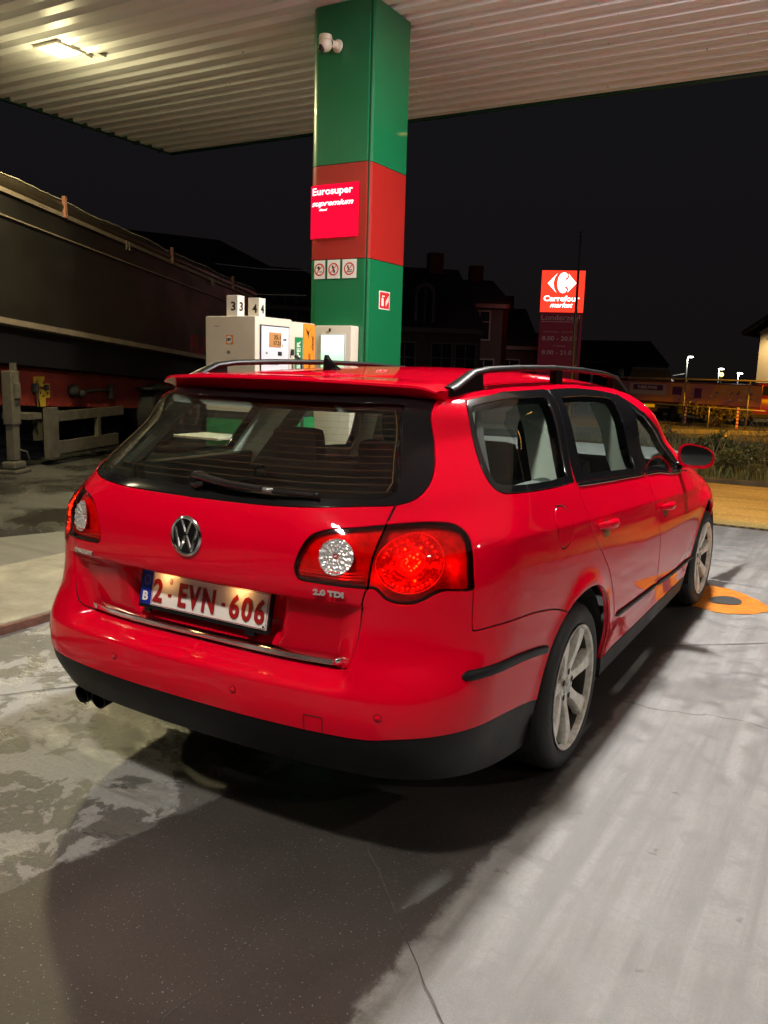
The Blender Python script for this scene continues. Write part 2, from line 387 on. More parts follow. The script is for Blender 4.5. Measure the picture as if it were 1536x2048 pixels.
def road_mat(name, a, b, rough=.75, wet=False, grain=110):
    mt, n, l = new_mat(name); g = NG(n, l); p = P(n); tc = n.new('ShaderNodeTexCoord').outputs['Object']
    n1 = g.noise(tc, .8, 8, .65, .4); n2 = g.noise(tc, grain, 4, .7); n3 = g.noise(g.maprot(tc, R(4), (.35, 3.2, 1)), 1.2, 6, .62, .3)
    c = g.mixc(g.mr(n1, .35, .65), a, b); c = g.mixc(g.m('MULTIPLY', g.mr(n3, .45, .65), .6), c, tuple(x*.45 for x in a))
    c = g.mixc(g.m('MULTIPLY', g.mr(n2, .45, .7), .5), c, tuple(min(1, x*2.1) for x in b)); l.new(c, p.inputs['Base Color'])
    if wet: l.new(g.mixf(g.mr(n1, .46, .58), .22, .6), p.inputs['Roughness'])
    else: p.inputs['Roughness'].default_value = rough
    bp = n.new('ShaderNodeBump'); bp.inputs['Strength'].default_value = .5; bp.inputs['Distance'].default_value = .01
    l.new(n2, bp.inputs['Height']); l.new(bp.outputs[0], p.inputs['Normal']); return mt

def sheet(name, poly, z, mt, kind='structure', th=None):
    if th:
        o = MB().prism(poly, z-th, z).build(name, mt)
    else:
        o = MB().add([(x, y, z) for x, y in poly], [tuple(range(len(poly)))]).build(name, mt)
    tag(o, kind=kind); return o
def rect(x0, y0, x1, y1): return [(x0, y0), (x1, y0), (x1, y1), (x0, y1)]

sheet('ground', rect(-900, -700, 900, 1200), -.012, road_mat('far_ground', (.030, .029, .028), (.045, .042, .040), .85))
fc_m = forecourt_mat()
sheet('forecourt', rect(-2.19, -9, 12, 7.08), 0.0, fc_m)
sheet('truck_lane', rect(-12.5, -9, -3.36, 14), -.004, road_mat('truck_lane_wet', (.018, .017, .016), (.050, .047, .043), wet=True, grain=70))
lane_edge = [(-3.36, -6), (-3.36, 7.6), (-3.95, 7.6), (-4.1, 4.6), (-4.2, 2.98), (-4.39, 2.47), (-4.7, 1.6), (-4.9, -6)]
sheet('lane_apron', lane_edge[::-1], 0.0, road_mat('apron_concrete', (.09, .087, .078), (.14, .135, .12), .55))
# joints sawn in the concrete, at an angle to the lane
def joint(p, d, l0, l1, w_=.010, mt=None, zz=.004):
    d = np.array(d, float); d /= np.linalg.norm(d); nn = np.array([-d[1], d[0]]); p = np.array(p, float); mb = MB(); k = 60; A = []; B = []
    for i in range(k+1):
        t = l0+(l1-l0)*i/k; j = .0025*math.sin(t*9)+.002*random.uniform(-1, 1); q = p+d*t+nn*j; ww = w_*(.8+.4*random.random())/2
        A.append((*(q+nn*ww), zz)); B.append((*(q-nn*ww), zz))
    mb.add(A+B, [(i, k+1+i, k+2+i, i+1) for i in range(k)]); return mb
jm = mat('joint_dark', (.07, .065, .060), .8, var=.4, vs=30)
jm2 = mat('joint_light', (.30, .29, .27), .8, var=.4, vs=30); rust = mat('rust', (.13, .055, .035), .75, var=.5, vs=14)
a1, a2 = atZ(745, 1722)[:2], atZ(885, 2048)[:2]
J = joint(a1, a2-a1, -.2, 1.4, .0035); J2 = joint(atZ(1330, 1293)[:2], atZ(1536, 1287)[:2]-atZ(1330, 1293)[:2], -2.3, 4.5, .007)
J3 = joint(atZ(0, 1392)[:2], atZ(100, 1380)[:2]-atZ(0, 1392)[:2], -1.5, 1.1, .007)
for q in (J2, J3): J.add(q.v, q.f)
tag(J.build('expansion_joint', jm), kind='structure')
b1, b2 = atZ(1410, 1158)[:2], atZ(1536, 1178)[:2]
tag(joint(b1, b2-b1, -.5, 4.5, .012, zz=.004).build('painted_line', jm2), kind='structure')
# drain channel across the forecourt exit
D = MB(); D.boxmm((-1.6, 7.09, -.05), (12, 7.19, .004))
dg_o = tag(D.build('drain_channel', mat('drain_iron', (.17, .10, .045), .6, .6, var=.4, vs=12)), kind='structure')
D = MB(); x = -1.55
while x < 7.45: D.boxmm((x, 7.105, .004), (x+.045, 7.175, .0065)); x += .09
tag(D.build('drain_slots', mat('drain_dark', (.008, .008, .008), .9)), kind='structure')
# exit road, planted bed, street
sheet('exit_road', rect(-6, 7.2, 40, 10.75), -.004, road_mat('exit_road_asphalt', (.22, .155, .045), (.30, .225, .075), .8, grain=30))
sheet('street', [(-40, 14.6), (40, 19.6), (40, 30), (-40, 22.0)], -.006, road_mat('street_asphalt', (.055, .050, .045), (.085, .078, .070), .7))
sheet('car_park', [(-40, 22.0), (40, 30), (60, 60), (-60, 60)], -.008, road_mat('car_park_asphalt', (.05, .046, .04), (.075, .07, .06), .8))
kb = MB(); 
p0, p1 = atZ(1380, 868), atZ(1536, 872)
dd = (p1-p0)[:2]; dd /= np.linalg.norm(dd); ang = math.atan2(dd[1], dd[0])
kb.box((*(p0[:2]+dd*4.0), .06), (24, .16, .12), ang, bevel=.015)
tag(kb.build('street_kerb', mat('kerb_concrete', (.20, .18, .16), .8, var=.3, vs=6)), kind='structure')
q0, q1 = atZ(1415, 886)[:2], atZ(1458, 868)[:2]
d2 = (q1-q0)/np.linalg.norm(q1-q0); n2_ = np.array([-d2[1], d2[0]])*.09
tag(MB().add([(*(q0-n2_), .0), (*(q0+n2_), .0), (*(q1+n2_), .0), (*(q1-n2_), .0)], [(0, 1, 2, 3)]).build('road_marking', mat('road_paint', (.55, .50, .42), .7, var=.3, vs=5)), kind='structure')
bed = [(-7.5, 10.8), (-.3, 10.75), (1.2, 11.1), (9, 11.6), (9, 15.5), (-7.5, 13.8)]
sheet('bed_soil', bed, .05, mat('bed_soil', (.060, .050, .032), .95, var=.5, vs=3, bump=.6, bs=20), th=.1)

# ------------------------------------------------------------------ grass and shrubs in the bed
def blades(n, area, h0, h1, zb, spread=.35, wid=.006):
    v = []; f = []
    for i in range(n):
        x, y = area(); hh = random.uniform(h0, h1); an = random.uniform(0, 6.28); ln = random.uniform(.1, spread)*hh
        dx, dy = math.cos(an)*ln, math.sin(an)*ln; a2 = random.uniform(0, 6.28); wx, wy = math.cos(a2)*wid, math.sin(a2)*wid; b = len(v)
        v += [(x-wx, y-wy, zb), (x+wx, y+wy, zb), (x+dx*.35+wx*.8, y+dy*.35+wy*.8, zb+hh*.55), (x+dx*.35-wx*.8, y+dy*.35-wy*.8, zb+hh*.55), (x+dx, y+dy, zb+hh)]
        f += [(b, b+1, b+2, b+3), (b+3, b+2, b+4)]
    return v, f
def arect(x0, y0, x1, y1): return lambda: (random.uniform(x0, x1), random.uniform(y0, y1))
gm = mat('dry_grass', (.24, .20, .085), .8, var=.5, vs=6); gm2 = mat('green_grass', (.11, .115, .035), .8, var=.5, vs=6)
v, f = blades(15000, arect(-2.6, 10.95, 3.2, 13.9), .05, .24, .05)
tag(link('grass', bpy.data.meshes.new('grass'), gm2), kind='stuff'); g_o = bpy.data.objects['grass']; g_o.data.from_pydata(v, [], f)
v, f = blades(2600, arect(-2.6, 11.4, 3.2, 13.9), .25, .75, .05, .5, .005)
tag(link('dry_grass', bpy.data.meshes.new('dry_grass'), gm), kind='stuff'); bpy.data.objects['dry_grass'].data.from_pydata(v, [], f)
def shrub(name, label, loc, rx_, rz_, nst, mleaf, mtwig, leafn=700, leaf=.025, cat='shrub', grp=None, bare=False):
    t = thing(name, label, cat, loc, 0, grp); tw = MB(); lv = []; lf = []
    for i in range(nst):
        an = random.uniform(0, 6.28); r = rx_*math.sqrt(random.random()); top = np.array([math.cos(an)*r, math.sin(an)*r, rz_*(1-.45*(r/rx_)**2)*random.uniform(.75, 1.05)])
        mid = top*np.array([.4, .4, .55])+np.array([random.uniform(-.03, .03), random.uniform(-.03, .03), 0])
        tw.tube([(0.04*math.cos(an), .04*math.sin(an), 0), mid, top], [.006, .004, .0015], 4, cap=False)
        for k in range(3):
            s_ = random.uniform(.4, .95); b0 = mid+(top-mid)*s_; e = b0+np.array([random.uniform(-.14, .14), random.uniform(-.14, .14), random.uniform(.05, .2)])*rx_*1.4
            tw.tube([b0, e], [.003, .001], 3, cap=False)
            for q in range(leafn//(nst*3)+1 if not bare else 2):
                c_ = b0+(e-b0)*random.random()+np.array([random.gauss(0, .04) for _ in range(3)])*rx_*1.6
                if c_[2] < .02: c_[2] = .02+random.random()*.1
                a = np.array([random.gauss(0, 1) for _ in range(3)]); a /= np.linalg.norm(a); b_ = np.cross(a, [random.gauss(0, 1) for _ in range(3)]); b_ /= np.linalg.norm(b_)
                L = leaf*random.uniform(.6, 1.3); k0 = len(lv); lv += [tuple(c_-a*L), tuple(c_+b_*L*.4), tuple(c_+a*L), tuple(c_-b_*L*.4)]; lf.append((k0, k0+1, k0+2, k0+3))
    tw.build('stem', mtwig, t); me = bpy.data.meshes.new('foliage'); me.from_pydata(lv, [], lf); link('foliage', me, mleaf, t); return t
lm1 = mat('shrub_leaf', (.055, .070, .022), .6, var=.5, vs=9); lm2 = mat('shrub_leaf_dry', (.10, .080, .030), .7, var=.5, vs=9); tm = mat('twig', (.12, .085, .045), .8)
shrub('shrub', 'low dark green shrub in the planted bed just right of the door mirror', (-.35, 12.0, .05), .45, .55, 26, lm1, tm, 1500, .03)
shrub('shrub', 'bare twiggy bush with upright stems, tallest in the planted bed, at the photo\'s right edge', (.55, 12.1, .05), .75, 1.0, 60, lm2, tm, 260, .022, bare=True)
shrub('shrub', 'leafy clump at the front kerb of the bed below the bare twiggy bush', (.25, 11.4, .05), .55, .42, 34, lm1, tm, 2200, .028)
shrub('shrub', 'thin pale shrub in the bed half hidden behind the red door mirror', (-1.3, 12.6, .05), .5, .6, 30, lm2, tm, 900, .025)
shrub('bush', 'round yellowish bush under the long banner beside the dark parked hatchback', (-2.45, 25.4, 0), 1.0, .82, 60, lm2, tm, 3600, .06, cat='bush')

# ------------------------------------------------------------------ island, canopy, pillar, pumps
isl = MB().boxmm((-3.34, -6.0, -.02), (-2.20, 9.4, .055), bevel=.012)
tag(isl.build('pump_island', mat('island_concrete', (.30, .275, .20), .8, var=.35, vs=4, bump=.4, bs=50)), kind='structure')
tag(MB().boxmm((-2.198, -6.0, -.02), (-2.165, 9.4, .047), bevel=.004).build('island_edging', rust), kind='structure')
isl_o = None

CX0, CX1, CY0, CY1 = -8.25, 10.2, -8.0, 8.50
can = thing('canopy', 'white corrugated steel canopy roof over the pumps with dark fascia', 'canopy', ((CX0+CX1)/2, (CY0+CY1)/2, 0))
can_in = lambda p: (p[0]-(CX0+CX1)/2, p[1]-(CY0+CY1)/2, p[2])
ce = MB(); pitch = .245; prof = []; y = CY1-.05
while y > CY0:
    prof += [(y, CEIL), (y-.120, CEIL), (y-.140, CEIL+.06), (y-.225, CEIL+.06)]; y -= pitch
A = [can_in((CX0, a, z)) for a, z in prof]; B = [can_in((CX1, a, z)) for a, z in prof]; n_ = len(prof)
ce.add(A+B, [(i, i+1, n_+i+1, n_+i) for i in range(n_-1)])
cm, n, l = new_mat('ceiling_sheet'); g = NG(n, l); tc = n.new('ShaderNodeTexCoord').outputs['Object']; sx = n.new('ShaderNodeSeparateXYZ'); l.new(tc, sx.inputs[0])
c = g.mixc(g.mr(g.noise(g.maprot(tc, 0, (.25, 2.5, 1)), 1.4, 6, .6), .35, .65), (.84, .84, .84), (.92, .92, .92))
fly = g.mr(g.noise(tc, 22, 2, .5), .74, .77); c = g.mixc(g.m('MULTIPLY', fly, .8), c, (.12, .10, .09))
l.new(c, P(n).inputs['Base Color']); P(n).inputs['Roughness'].default_value = .42
ce.build('ceiling', cm, can)
fs = MB(); H0, H1 = CEIL-.012, CEIL+.75
for a, b in (((CX0-.06, CY0, H0), (CX0, CY1, H1)), ((CX1, CY0, H0), (CX1+.06, CY1, H1)), ((CX0-.06, CY1, H0), (CX1+.06, CY1+.06, H1)), ((CX0-.06, CY0-.06, H0), (CX1+.06, CY0, H1))):
    fs.boxmm(can_in(a), can_in(b))
fs.build('fascia', mat('fascia_green', (.010, .055, .030), .4), can)
MB().boxmm(can_in((CX0, CY0, CEIL+.12)), can_in((CX1, CY1, CEIL+.16))).build('roof_deck', mat('deck', (.2, .2, .2), .8), can)
clip_m = mat('clip', (.03, .06, .045), .5); yy = CY1-.2
while yy > 0:
    MB().boxmm(can_in((CX0-.085, yy-.015, H0-.02)), can_in((CX0-.055, yy+.015, H0+.05))).build('fascia_clip', clip_m, can); yy -= pitch*2
frame_m = mat('lamp_frame', (.55, .52, .45), .4); dif_m = emis('lamp_glass', (1, .84, .42), 110); hook_m = mat('hook', (.09, .08, .07), .6)
for i, ((lx, ly), pw, lc) in enumerate(LAMPS):
    where = ['over the bonnet of the red car', 'behind the photographer over the car lane', 'glowing yellow at the upper left', 'over the truck lane behind the photographer', 'over the right lane ahead', 'over the right lane behind the photographer'][i]
    t = thing('canopy_lamp', 'square recessed canopy lamp ' + where, 'lamp', (lx, ly, CEIL), 0, 'lamps in the canopy ceiling')
    fr = MB(); s_ = .19
    for a, b in (((-s_, -s_, -.03), (s_, -s_+.035, .0)), ((-s_, s_-.035, -.03), (s_, s_, .0)), ((-s_, -s_+.035, -.03), (-s_+.035, s_-.035, .0)), ((s_-.035, -s_+.035, -.03), (s_, s_-.035, .0))): fr.boxmm(a, b, bevel=.004)
    fr.build('lamp_frame', frame_m, t)
    MB().boxmm((-s_+.036, -s_+.036, -.016), (s_-.036, s_-.036, -.004)).build('lamp_glass', dif_m, t)
    if i == 2:
        for k in (0, 1): MB().add([(.10+.16*k, .23+.05*k, -.002), (.20+.16*k, .27+.05*k, -.002), (.19+.16*k, .21+.05*k, -.03), (.15+.16*k, .30+.05*k, -.03)], [(0, 1, 2), (0, 1, 3)]).build('mounting_clip', hook_m, t)
    area_light('lamp_light', (0, 0, -.034), pw, lc, .30, t)
    ld = bpy.data.lights.new('ceiling_fill', 'POINT'); ld.energy = pw*(.085 if i in (2, 3) else .17); ld.color = lc; ld.shadow_soft_size = .12; lo = bpy.data.objects.new('ceiling_fill', ld); col.objects.link(lo); lo.parent = t; lo.location = (0, 0, -.30)  # added unseen light hung below each lamp to brighten the ceiling

# pillar
def pillar_outline(x0, x1, y0, y1, r, off=0.0):
    pts = [(x1+off, y0-off), (x1+off, y1+off), (x0-off, y1+off)]
    for k in range(0, 13):
        a = math.pi+math.pi/2*k/12; pts.append((x0+r+(r+off)*math.cos(a), y0+r+(r+off)*math.sin(a)))
    return pts
PX0, PX1, PY0, PY1 = -3.14, -2.45, 5.02, 5.69
pil = thing('canopy_pillar', 'green steel canopy pillar with a red band and a lit red fuel sign', 'pillar', ((PX0+PX1)/2, (PY0+PY1)/2, .055))
o0 = np.array([(PX0+PX1)/2, (PY0+PY1)/2, .055])
loc_ = lambda poly: [(a-o0[0], b-o0[1]) for a, b in poly]
gr_m = mat('pillar_green', (.006, .145, .052), .34, coat=.3, rvar=.04, vs=3); rd_m = mat('pillar_red', (.34, .016, .012), .34, coat=.3, rvar=.04, vs=3); gv_m = mat('pillar_groove', (.006, .05, .02), .5)
OUT = pillar_outline(PX0, PX1, PY0, PY1, .12)
# two cladding shells with a shadow groove near the right front corner
front = [(PX1-.035, PY0)] + [(PX1-.035, PY1-.05), (PX0, PY1)] + pillar_outline(PX0, PX1, PY0, PY1, .12)[3:]
core = [(PX1-.02, PY0+.02), (PX1-.02, PY1-.02), (PX0+.03, PY1-.02), (PX0+.03, PY0+.25), (PX0+.2, PY0+.03)]
side = [(PX1-.022, PY0+.03), (PX1, PY0+.045), (PX1, PY1), (PX1-.022, PY1)]
bands = [(.055, 2.466, gr_m, 'lower_cladding'), (2.472, 3.317, rd_m, 'middle_cladding'), (3.323, CEIL-.004, gr_m, 'upper_cladding')]
for z0, z1, mt_, nm in bands:
    mb = MB(); mb.prism(loc_(front), z0-o0[2], z1-o0[2]); mb.prism(loc_(side), z0-o0[2], z1-o0[2]); mb.build(nm, mt_, pil, angle=20)
MB().prism(loc_(core), 0, CEIL-.01-o0[2]).build('pillar_core', gv_m, pil)
white_t = emis('sign_white', (1, .92, .95), 1.6); sign_red = emis('fuel_sign_red', (.95, .004, .035), 1.15)
fsg = thing('fuel_sign', 'backlit bright red fuel sign lettered Eurosuper supremium on the pillar', 'sign', (-2.835, PY0-.004, 2.905))
def plate_panel(name, x0, x1, z0, z1, mt_, parent, y=0, th=.012):
    return MB().boxmm((x0, y-th, z0), (x1, y, z1), bevel=.002).build(name, mt_, parent)
def wrap(mb):      # bends flat things round the pillar's rounded left edge
    r_ = .12; xc = PX0+r_+2.835; out = []
    for (x, y, z) in mb.v:
        if x < xc:
            a = (xc-x)/(r_); rr = r_-y; out.append((xc-rr*math.sin(a), r_-rr*math.cos(a), z))
        else: out.append((x, y, z))
    mb.v = out; return mb
sp_m = MB(); xs_ = np.linspace(-.285, .275, 40); A = []
for x in xs_: A += [(x, 0, -.238), (x, -.012, -.238), (x, -.012, .240), (x, 0, .240)]
sp_m.add(A, [(4*i+j, 4*i+(j+1) % 4, 4*i+4+(j+1) % 4, 4*i+4+j) for i in range(39) for j in range(4)]+[(0, 1, 2, 3), (156, 159, 158, 157)])
wrap(sp_m).build('sign_panel', sign_red, fsg)
tx = MB(); FR, FU = (1, 0, 0), (0, 0, 1)
for (s_, o_, h_, w_, kw) in (('Eurosuper', (-.01, -.0125, .172), .085, .45, dict(bold=.02)), ('supremium', (-.01, -.0125, .066), .062, .47, dict(bold=.025, shear=.35)), ('diesel', (-.11, -.0125, .016), .020, .09, dict(bold=.03, shear=.3))):
    wrap(put_text(MB(), s_, o_, FR, FU, h_, w_, **kw)).build('lettering', white_t, fsg)
# pictogram stickers
wh_m = mat('sticker_white', (.72, .70, .64), .5); bk_m = mat('black_print', (.012, .012, .012), .5); rp_m = mat('red_print', (.55, .015, .02), .5)
def ring(mb, c, r0, r1, y, seg=28):
    v = []; 
    for k in range(seg):
        a = 2*math.pi*k/seg; v += [(c[0]+r0*math.cos(a), y, c[1]+r0*math.sin(a)), (c[0]+r1*math.cos(a), y, c[1]+r1*math.sin(a))]
    mb.add(v, [(2*k, 2*k+1, 2*((k+1) % seg)+1, 2*((k+1) % seg)) for k in range(seg)])
for k, (px, lab) in enumerate(((-2.985, 'white sticker forbidding open flames, leftmost of three'), (-2.825, 'white sticker forbidding mobile phones, middle of three'), (-2.648, 'white sticker forbidding smoking, rightmost of three'))):
    t = thing('prohibition_sticker', lab+' under the red pillar band', 'sticker', (px, PY0-.003, 2.378), 0, 'prohibition stickers on the pillar')
    w_ = .062 if k == 0 else (.070 if k == 1 else .078)
    MB().boxmm((-w_, -.002, -.085), (w_, 0, .085)).build('backing', wh_m, t)
    q = MB(); ring(q, (0, 0), .046, .058, -.0035)
    q.add([(-.038, -.0045, -.034), (-.032, -.0045, -.040), (.038, -.0045, .034), (.032, -.0045, .040)], [(0, 1, 2, 3)]); q.build('red_ring', rp_m, t)
    q = MB()
    if k == 0: q.box((-.008, -.003, .012), (.012, .001, .03)).add([(-.03, -.003, .02), (-.006, -.003, .036), (.006, -.003, .012), (-.012, -.003, .0)], [(0, 1, 2, 3)]).box((.015, -.003, -.02), (.03, .001, .006))
    if k == 1: q.add([(-.022, -.003, .030), (-.004, -.003, .036), (.022, -.003, -.030), (.004, -.003, -.036)], [(0, 1, 2, 3)])
    if k == 2: q.add([(-.024, -.003, .030), (-.012, -.003, .034), (-.004, -.003, .002), (-.02, -.003, -.002)], [(0, 1, 2, 3)]).box((.008, -.003, -.012), (.045, .001, .007)).box((0, -.003, -.028), (.06, .001, .006))
    q.build('pictogram', bk_m, t)
t = thing('extinguisher_sign', 'small red fire extinguisher sign on the right side of the green pillar', 'sign', (PX1+.002, 5.335, 2.11))
MB().boxmm((0, -.10, -.085), (.003, .10, .085)).build('backing', wh_m, t)
MB().boxmm((.003, -.088, -.074), (.005, .088, .074)).build('red_field', rp_m, t)
q = MB(); q.boxmm((.005, -.06, -.055), (.0065, -.02, .02)).boxmm((.005, -.05, .025), (.0065, -.03, .045)).boxmm((.005, -.03, .035), (.0065, 0, .045))
for k in range(5): q.boxmm((.005, .02+.011*k, -.05+.01*k), (.0065, .028+.011*k, .0+.012*k))
q.build('pictogram', wh_m, t)
# security camera
t = thing('security_camera', 'white dome security camera on a short arm near the pillar top', 'camera', (-2.86, PY0, 4.33))
cw = mat('camera_white', (.72, .62, .50), .35)
MB().lathe([(0, 0), (0, .055), (.02, .055), (.04, .035), (.10, .032)], 24, (0.045, 0, 0), (-.25, -1, 0)).build('mounting_arm', cw, t, angle=40)
MB().sphere((-.01, -.13, -.015), (.058, .062, .066), 24, 16).lathe([(0, .0), (0, .062), (.045, .056), (.05, .0)], 24, (-.01, -.13, .015), (0, 0, 1)).build('camera_head', cw, t, angle=40)
MB().sphere((-.028, -.158, -.046), (.036, .036, .036), 20, 12).build('lens_dome', mat('lens_black', (.01, .01, .012), .1, coat=1), t, smooth=True)

# pump
pw_m = mat('pump_beige', (.60, .55, .45), .45, var=.06, vs=2, bump=.03, bs=8); pd_m = mat('pump_dark', (.02, .02, .02), .5); tpm = mat('pump_panel', (.62, .64, .68), .3)
org_m = mat('orange_panel', (.78, .24, .02), .4); grn_m = mat('green_panel', (.01, .20, .06), .4)
pu = thing('fuel_pump', 'beige fuel pump with display panel and green and orange side strips', 'fuel pump', (-2.64, 3.73, .055))
def W2(o, p): return tuple(np.array(p)-np.array(o))
po = (-2.64, 3.73, .055)
pb = lambda a, b, nm, m_, bv=.006: MB().boxmm(W2(po, a), W2(po, b), bevel=bv).build(nm, m_, pu, angle=40)
pb((-2.905, 3.33, 1.10), (-2.405, 3.80, 1.835), 'pump_head', pw_m, .012)
pb((-2.905, 3.803, 1.10), (-2.42, 4.14, 1.822), 'hose_housing', pw_m, .010)
pb((-2.895, 3.335, 1.04), (-2.43, 4.13, 1.10), 'nozzle_bay', pd_m)
pb((-2.905, 3.33, .055), (-2.405, 4.14, 1.04), 'pump_base', grn_m, .01)
pb((-2.88, 2.93, .905), (-2.43, 3.328, .925), 'pump_tray', mat('tray_metal', (.60, .56, .45), .35, .4), .009)
# display on the right face
pb((-2.404, 3.385, 1.28), (-2.398, 3.755, 1.775), 'display_frame', pd_m, .002)
pb((-2.397, 3.395, 1.29), (-2.394, 3.745, 1.765), 'display_panel', tpm, .001)
lcd = mat('display_glass', (.30, .14, .05), .3, emit=(.6, .30, .10), es=.45)
pb((-2.393, 3.49, 1.61), (-2.390, 3.64, 1.72), 'amber_display', lcd, .001); pb((-2.393, 3.60, 1.545), (-2.390, 3.65, 1.575), 'small_display', pd_m, .001)
RX, UZ = (0, 1, 0), (0, 0, 1)
for (s_, o_, h_, kw) in (('25.1', (-2.390, 3.585, 1.685), .032, dict(width=.085, bold=.01)), ('17.21', (-2.390, 3.585, 1.640), .032, dict(width=.085, bold=.01)), ('EUR', (-2.394, 3.69, 1.67), .014, {}), ('L', (-2.394, 3.66, 1.625), .014, {}), ('E/L', (-2.394, 3.46, 1.56), .014, {})):
    put_text(MB(), s_, W2(po, o_), RX, UZ, h_, **kw).build('display_lettering', bk_m, pu)
q = MB()
for k in range(3): q.boxmm(W2(po, (-2.394, 3.48, 1.495-.012*k)), W2(po, (-2.393, 3.67-.03*k, 1.499-.012*k)))
q.build('display_print', bk_m, pu)
pb((-2.419, 3.86, 1.19), (-2.415, 3.965, 1.70), 'green_strip', grn_m, .001); pb((-2.419, 3.975, 1.19), (-2.413, 4.135, 1.815), 'orange_strip', org_m, .001)
q = MB(); put_text(q, 'EURO SUPER', W2(po, (-2.415, 3.905, 1.44)), UZ, (0, -1, 0), .050, .46, bold=.02); put_text(q, 'E5 RON 98', W2(po, (-2.415, 3.952, 1.36)), UZ, (0, -1, 0), .016, .2, bold=.02)
q.build('strip_lettering', wh_m, pu)
put_text(MB(), 'supremium', W2(po, (-2.413, 4.06, 1.42)), UZ, (0, -1, 0), .045, .30, bold=.01, shear=.3).build('strip_lettering', pd_m, pu); q = MB(); put_text(q, 'diesel', W2(po, (-2.413, 4.10, 1.66)), UZ, (0, -1, 0), .03, .12, shear=.3)
q.add([W2(po, p) for p in ((-2.412, 4.00, 1.78), (-2.412, 4.03, 1.72), (-2.412, 4.09, 1.79), (-2.412, 4.045, 1.75), (-2.412, 4.05, 1.68), (-2.412, 4.03, 1.735))], [(0, 1, 3), (3, 4, 5), (1, 2, 3)]); q.build('strip_emblem', pd_m, pu)
# lock, badge, seams on the near face
pb((-2.69, 3.323, 1.62), (-2.62, 3.329, 1.69), 'badge', org_m, .002)
q = MB(); q.lathe([(0, .03), (.0015, .03), (.0015, 0)], 24, W2(po, (-2.655, 3.3225, 1.655)), (0, -1, 0)); q.build('badge_disc', wh_m, pu)
q = MB(); put_text(q, 'DRV', W2(po, (-2.655, 3.3205, 1.655)), (1, 0, 0), UZ, .024, .05, bold=.03, shear=.2); q.boxmm(W2(po, (-2.81, 3.328, 1.755)), W2(po, (-2.76, 3.3295, 1.759))); q.build('badge_lettering', bk_m, pu)
q = MB(); q.lathe([(0, .014), (.008, .014), (.010, .009), (.010, 0)], 16, W2(po, (-2.665, 3.33, 1.56)), (0, -1, 0)); q.build('lock', mat('lock_metal', (.4, .38, .33), .3, .8), pu, angle=40)
pb((-2.904, 3.322, 1.30), (-2.896, 3.3305, 1.37), 'hinge', mat('hinge', (.3, .28, .24), .4, .6), .001)
pb((-2.399, 3.78, 1.55), (-2.385, 3.81, 1.60), 'nozzle_hook', pd_m, .004)
q = MB(); q.tube([W2(po, p) for p in ((-2.39, 3.83, 1.55), (-2.33, 3.84, 1.50), (-2.31, 3.83, 1.2), (-2.30, 3.80, .7), (-2.33, 3.72, .45), (-2.38, 3.66, .9))], .014, 10); q.build('hose', pd_m, pu, smooth=True)
pb((-2.404, 3.37, .84), (-2.399, 3.60, 1.02), 'orange_label', org_m, .001)
def num_box(s_, loc, label):
    t = thing('pump_number', label, 'number box', loc, R(6), 'pump number boxes'); MB().boxmm((-.052, -.048, 0), (.052, .048, .165), bevel=.003).build('number_housing', wm2, t)
    q = MB(); put_text(q, s_, (0.012, -.048, .080), FR, FU, .070, .042, bold=.022); put_text(q, s_, (.052, 0.0, .080), RX, UZ, .070, .046, bold=.022); q.build('numeral', bk_m, t)
wm2 = mat('number_white', (.70, .66, .57), .5)
p3 = atY(452, 632, 3.42); p4 = atY(503, 636, 3.72)
num_box('3', (p3[0]+.055, 3.47, 1.836), 'white box with the numeral 3, nearer one on the fuel pump top'); num_box('4', (p4[0]+.055, 3.72, 1.836), 'white box with the numeral 4, farther one on the fuel pump top')
# payment terminal in front of the pillar
te = thing('payment_terminal', 'beige payment terminal with a glowing green-white screen in front of the pillar', 'payment terminal', (-2.72, 4.72, .055))
to = (-2.72, 4.72, .055)
tb = lambda a, b, nm, m_, bv=.006: MB().boxmm(W2(to, a), W2(to, b), bevel=bv).build(nm, m_, te, angle=40)
tb((-2.94, 4.88, .055), (-2.525, 5.015, 1.85), 'terminal_housing', pw_m, .015)
tb((-2.862, 4.868, 1.36), (-2.582, 4.879, 1.772), 'screen_frame', mat('screen_frame', (.5, .5, .48), .4), .002)
sm, n, l = new_mat('terminal_screen'); g = NG(n, l); p_ = P(n); tc = n.new('ShaderNodeTexCoord').outputs['Object']
sx = n.new('ShaderNodeSeparateXYZ'); l.new(tc, sx.inputs[0])
c = g.mixc(g.mr(g.m('ADD', sx.outputs[2], g.m('MULTIPLY', g.noise(tc, 5, 2), .2)), 1.40, 1.75), (.30, .95, .25), (.80, 1.0, .92)); l.new(c, p_.inputs['Emission Color']); p_.inputs['Emission Strength'].default_value = 1.1; p_.inputs['Base Color'].default_value = (.1, .1, .1, 1)
tb((-2.850, 4.862, 1.37), (-2.594, 4.8675, 1.762), 'screen', sm, .001)
tb((-2.765, 4.867, 1.795), (-2.752, 4.879, 1.825), 'camera_slot', bk_m, .002)
q = MB(); q.lathe([(0, .008), (.003, .008), (.003, 0)], 12, W2(to, (-2.66, 4.8615, 1.44)), (0, -1, 0)); q.build('screen_button', rp_m, te)
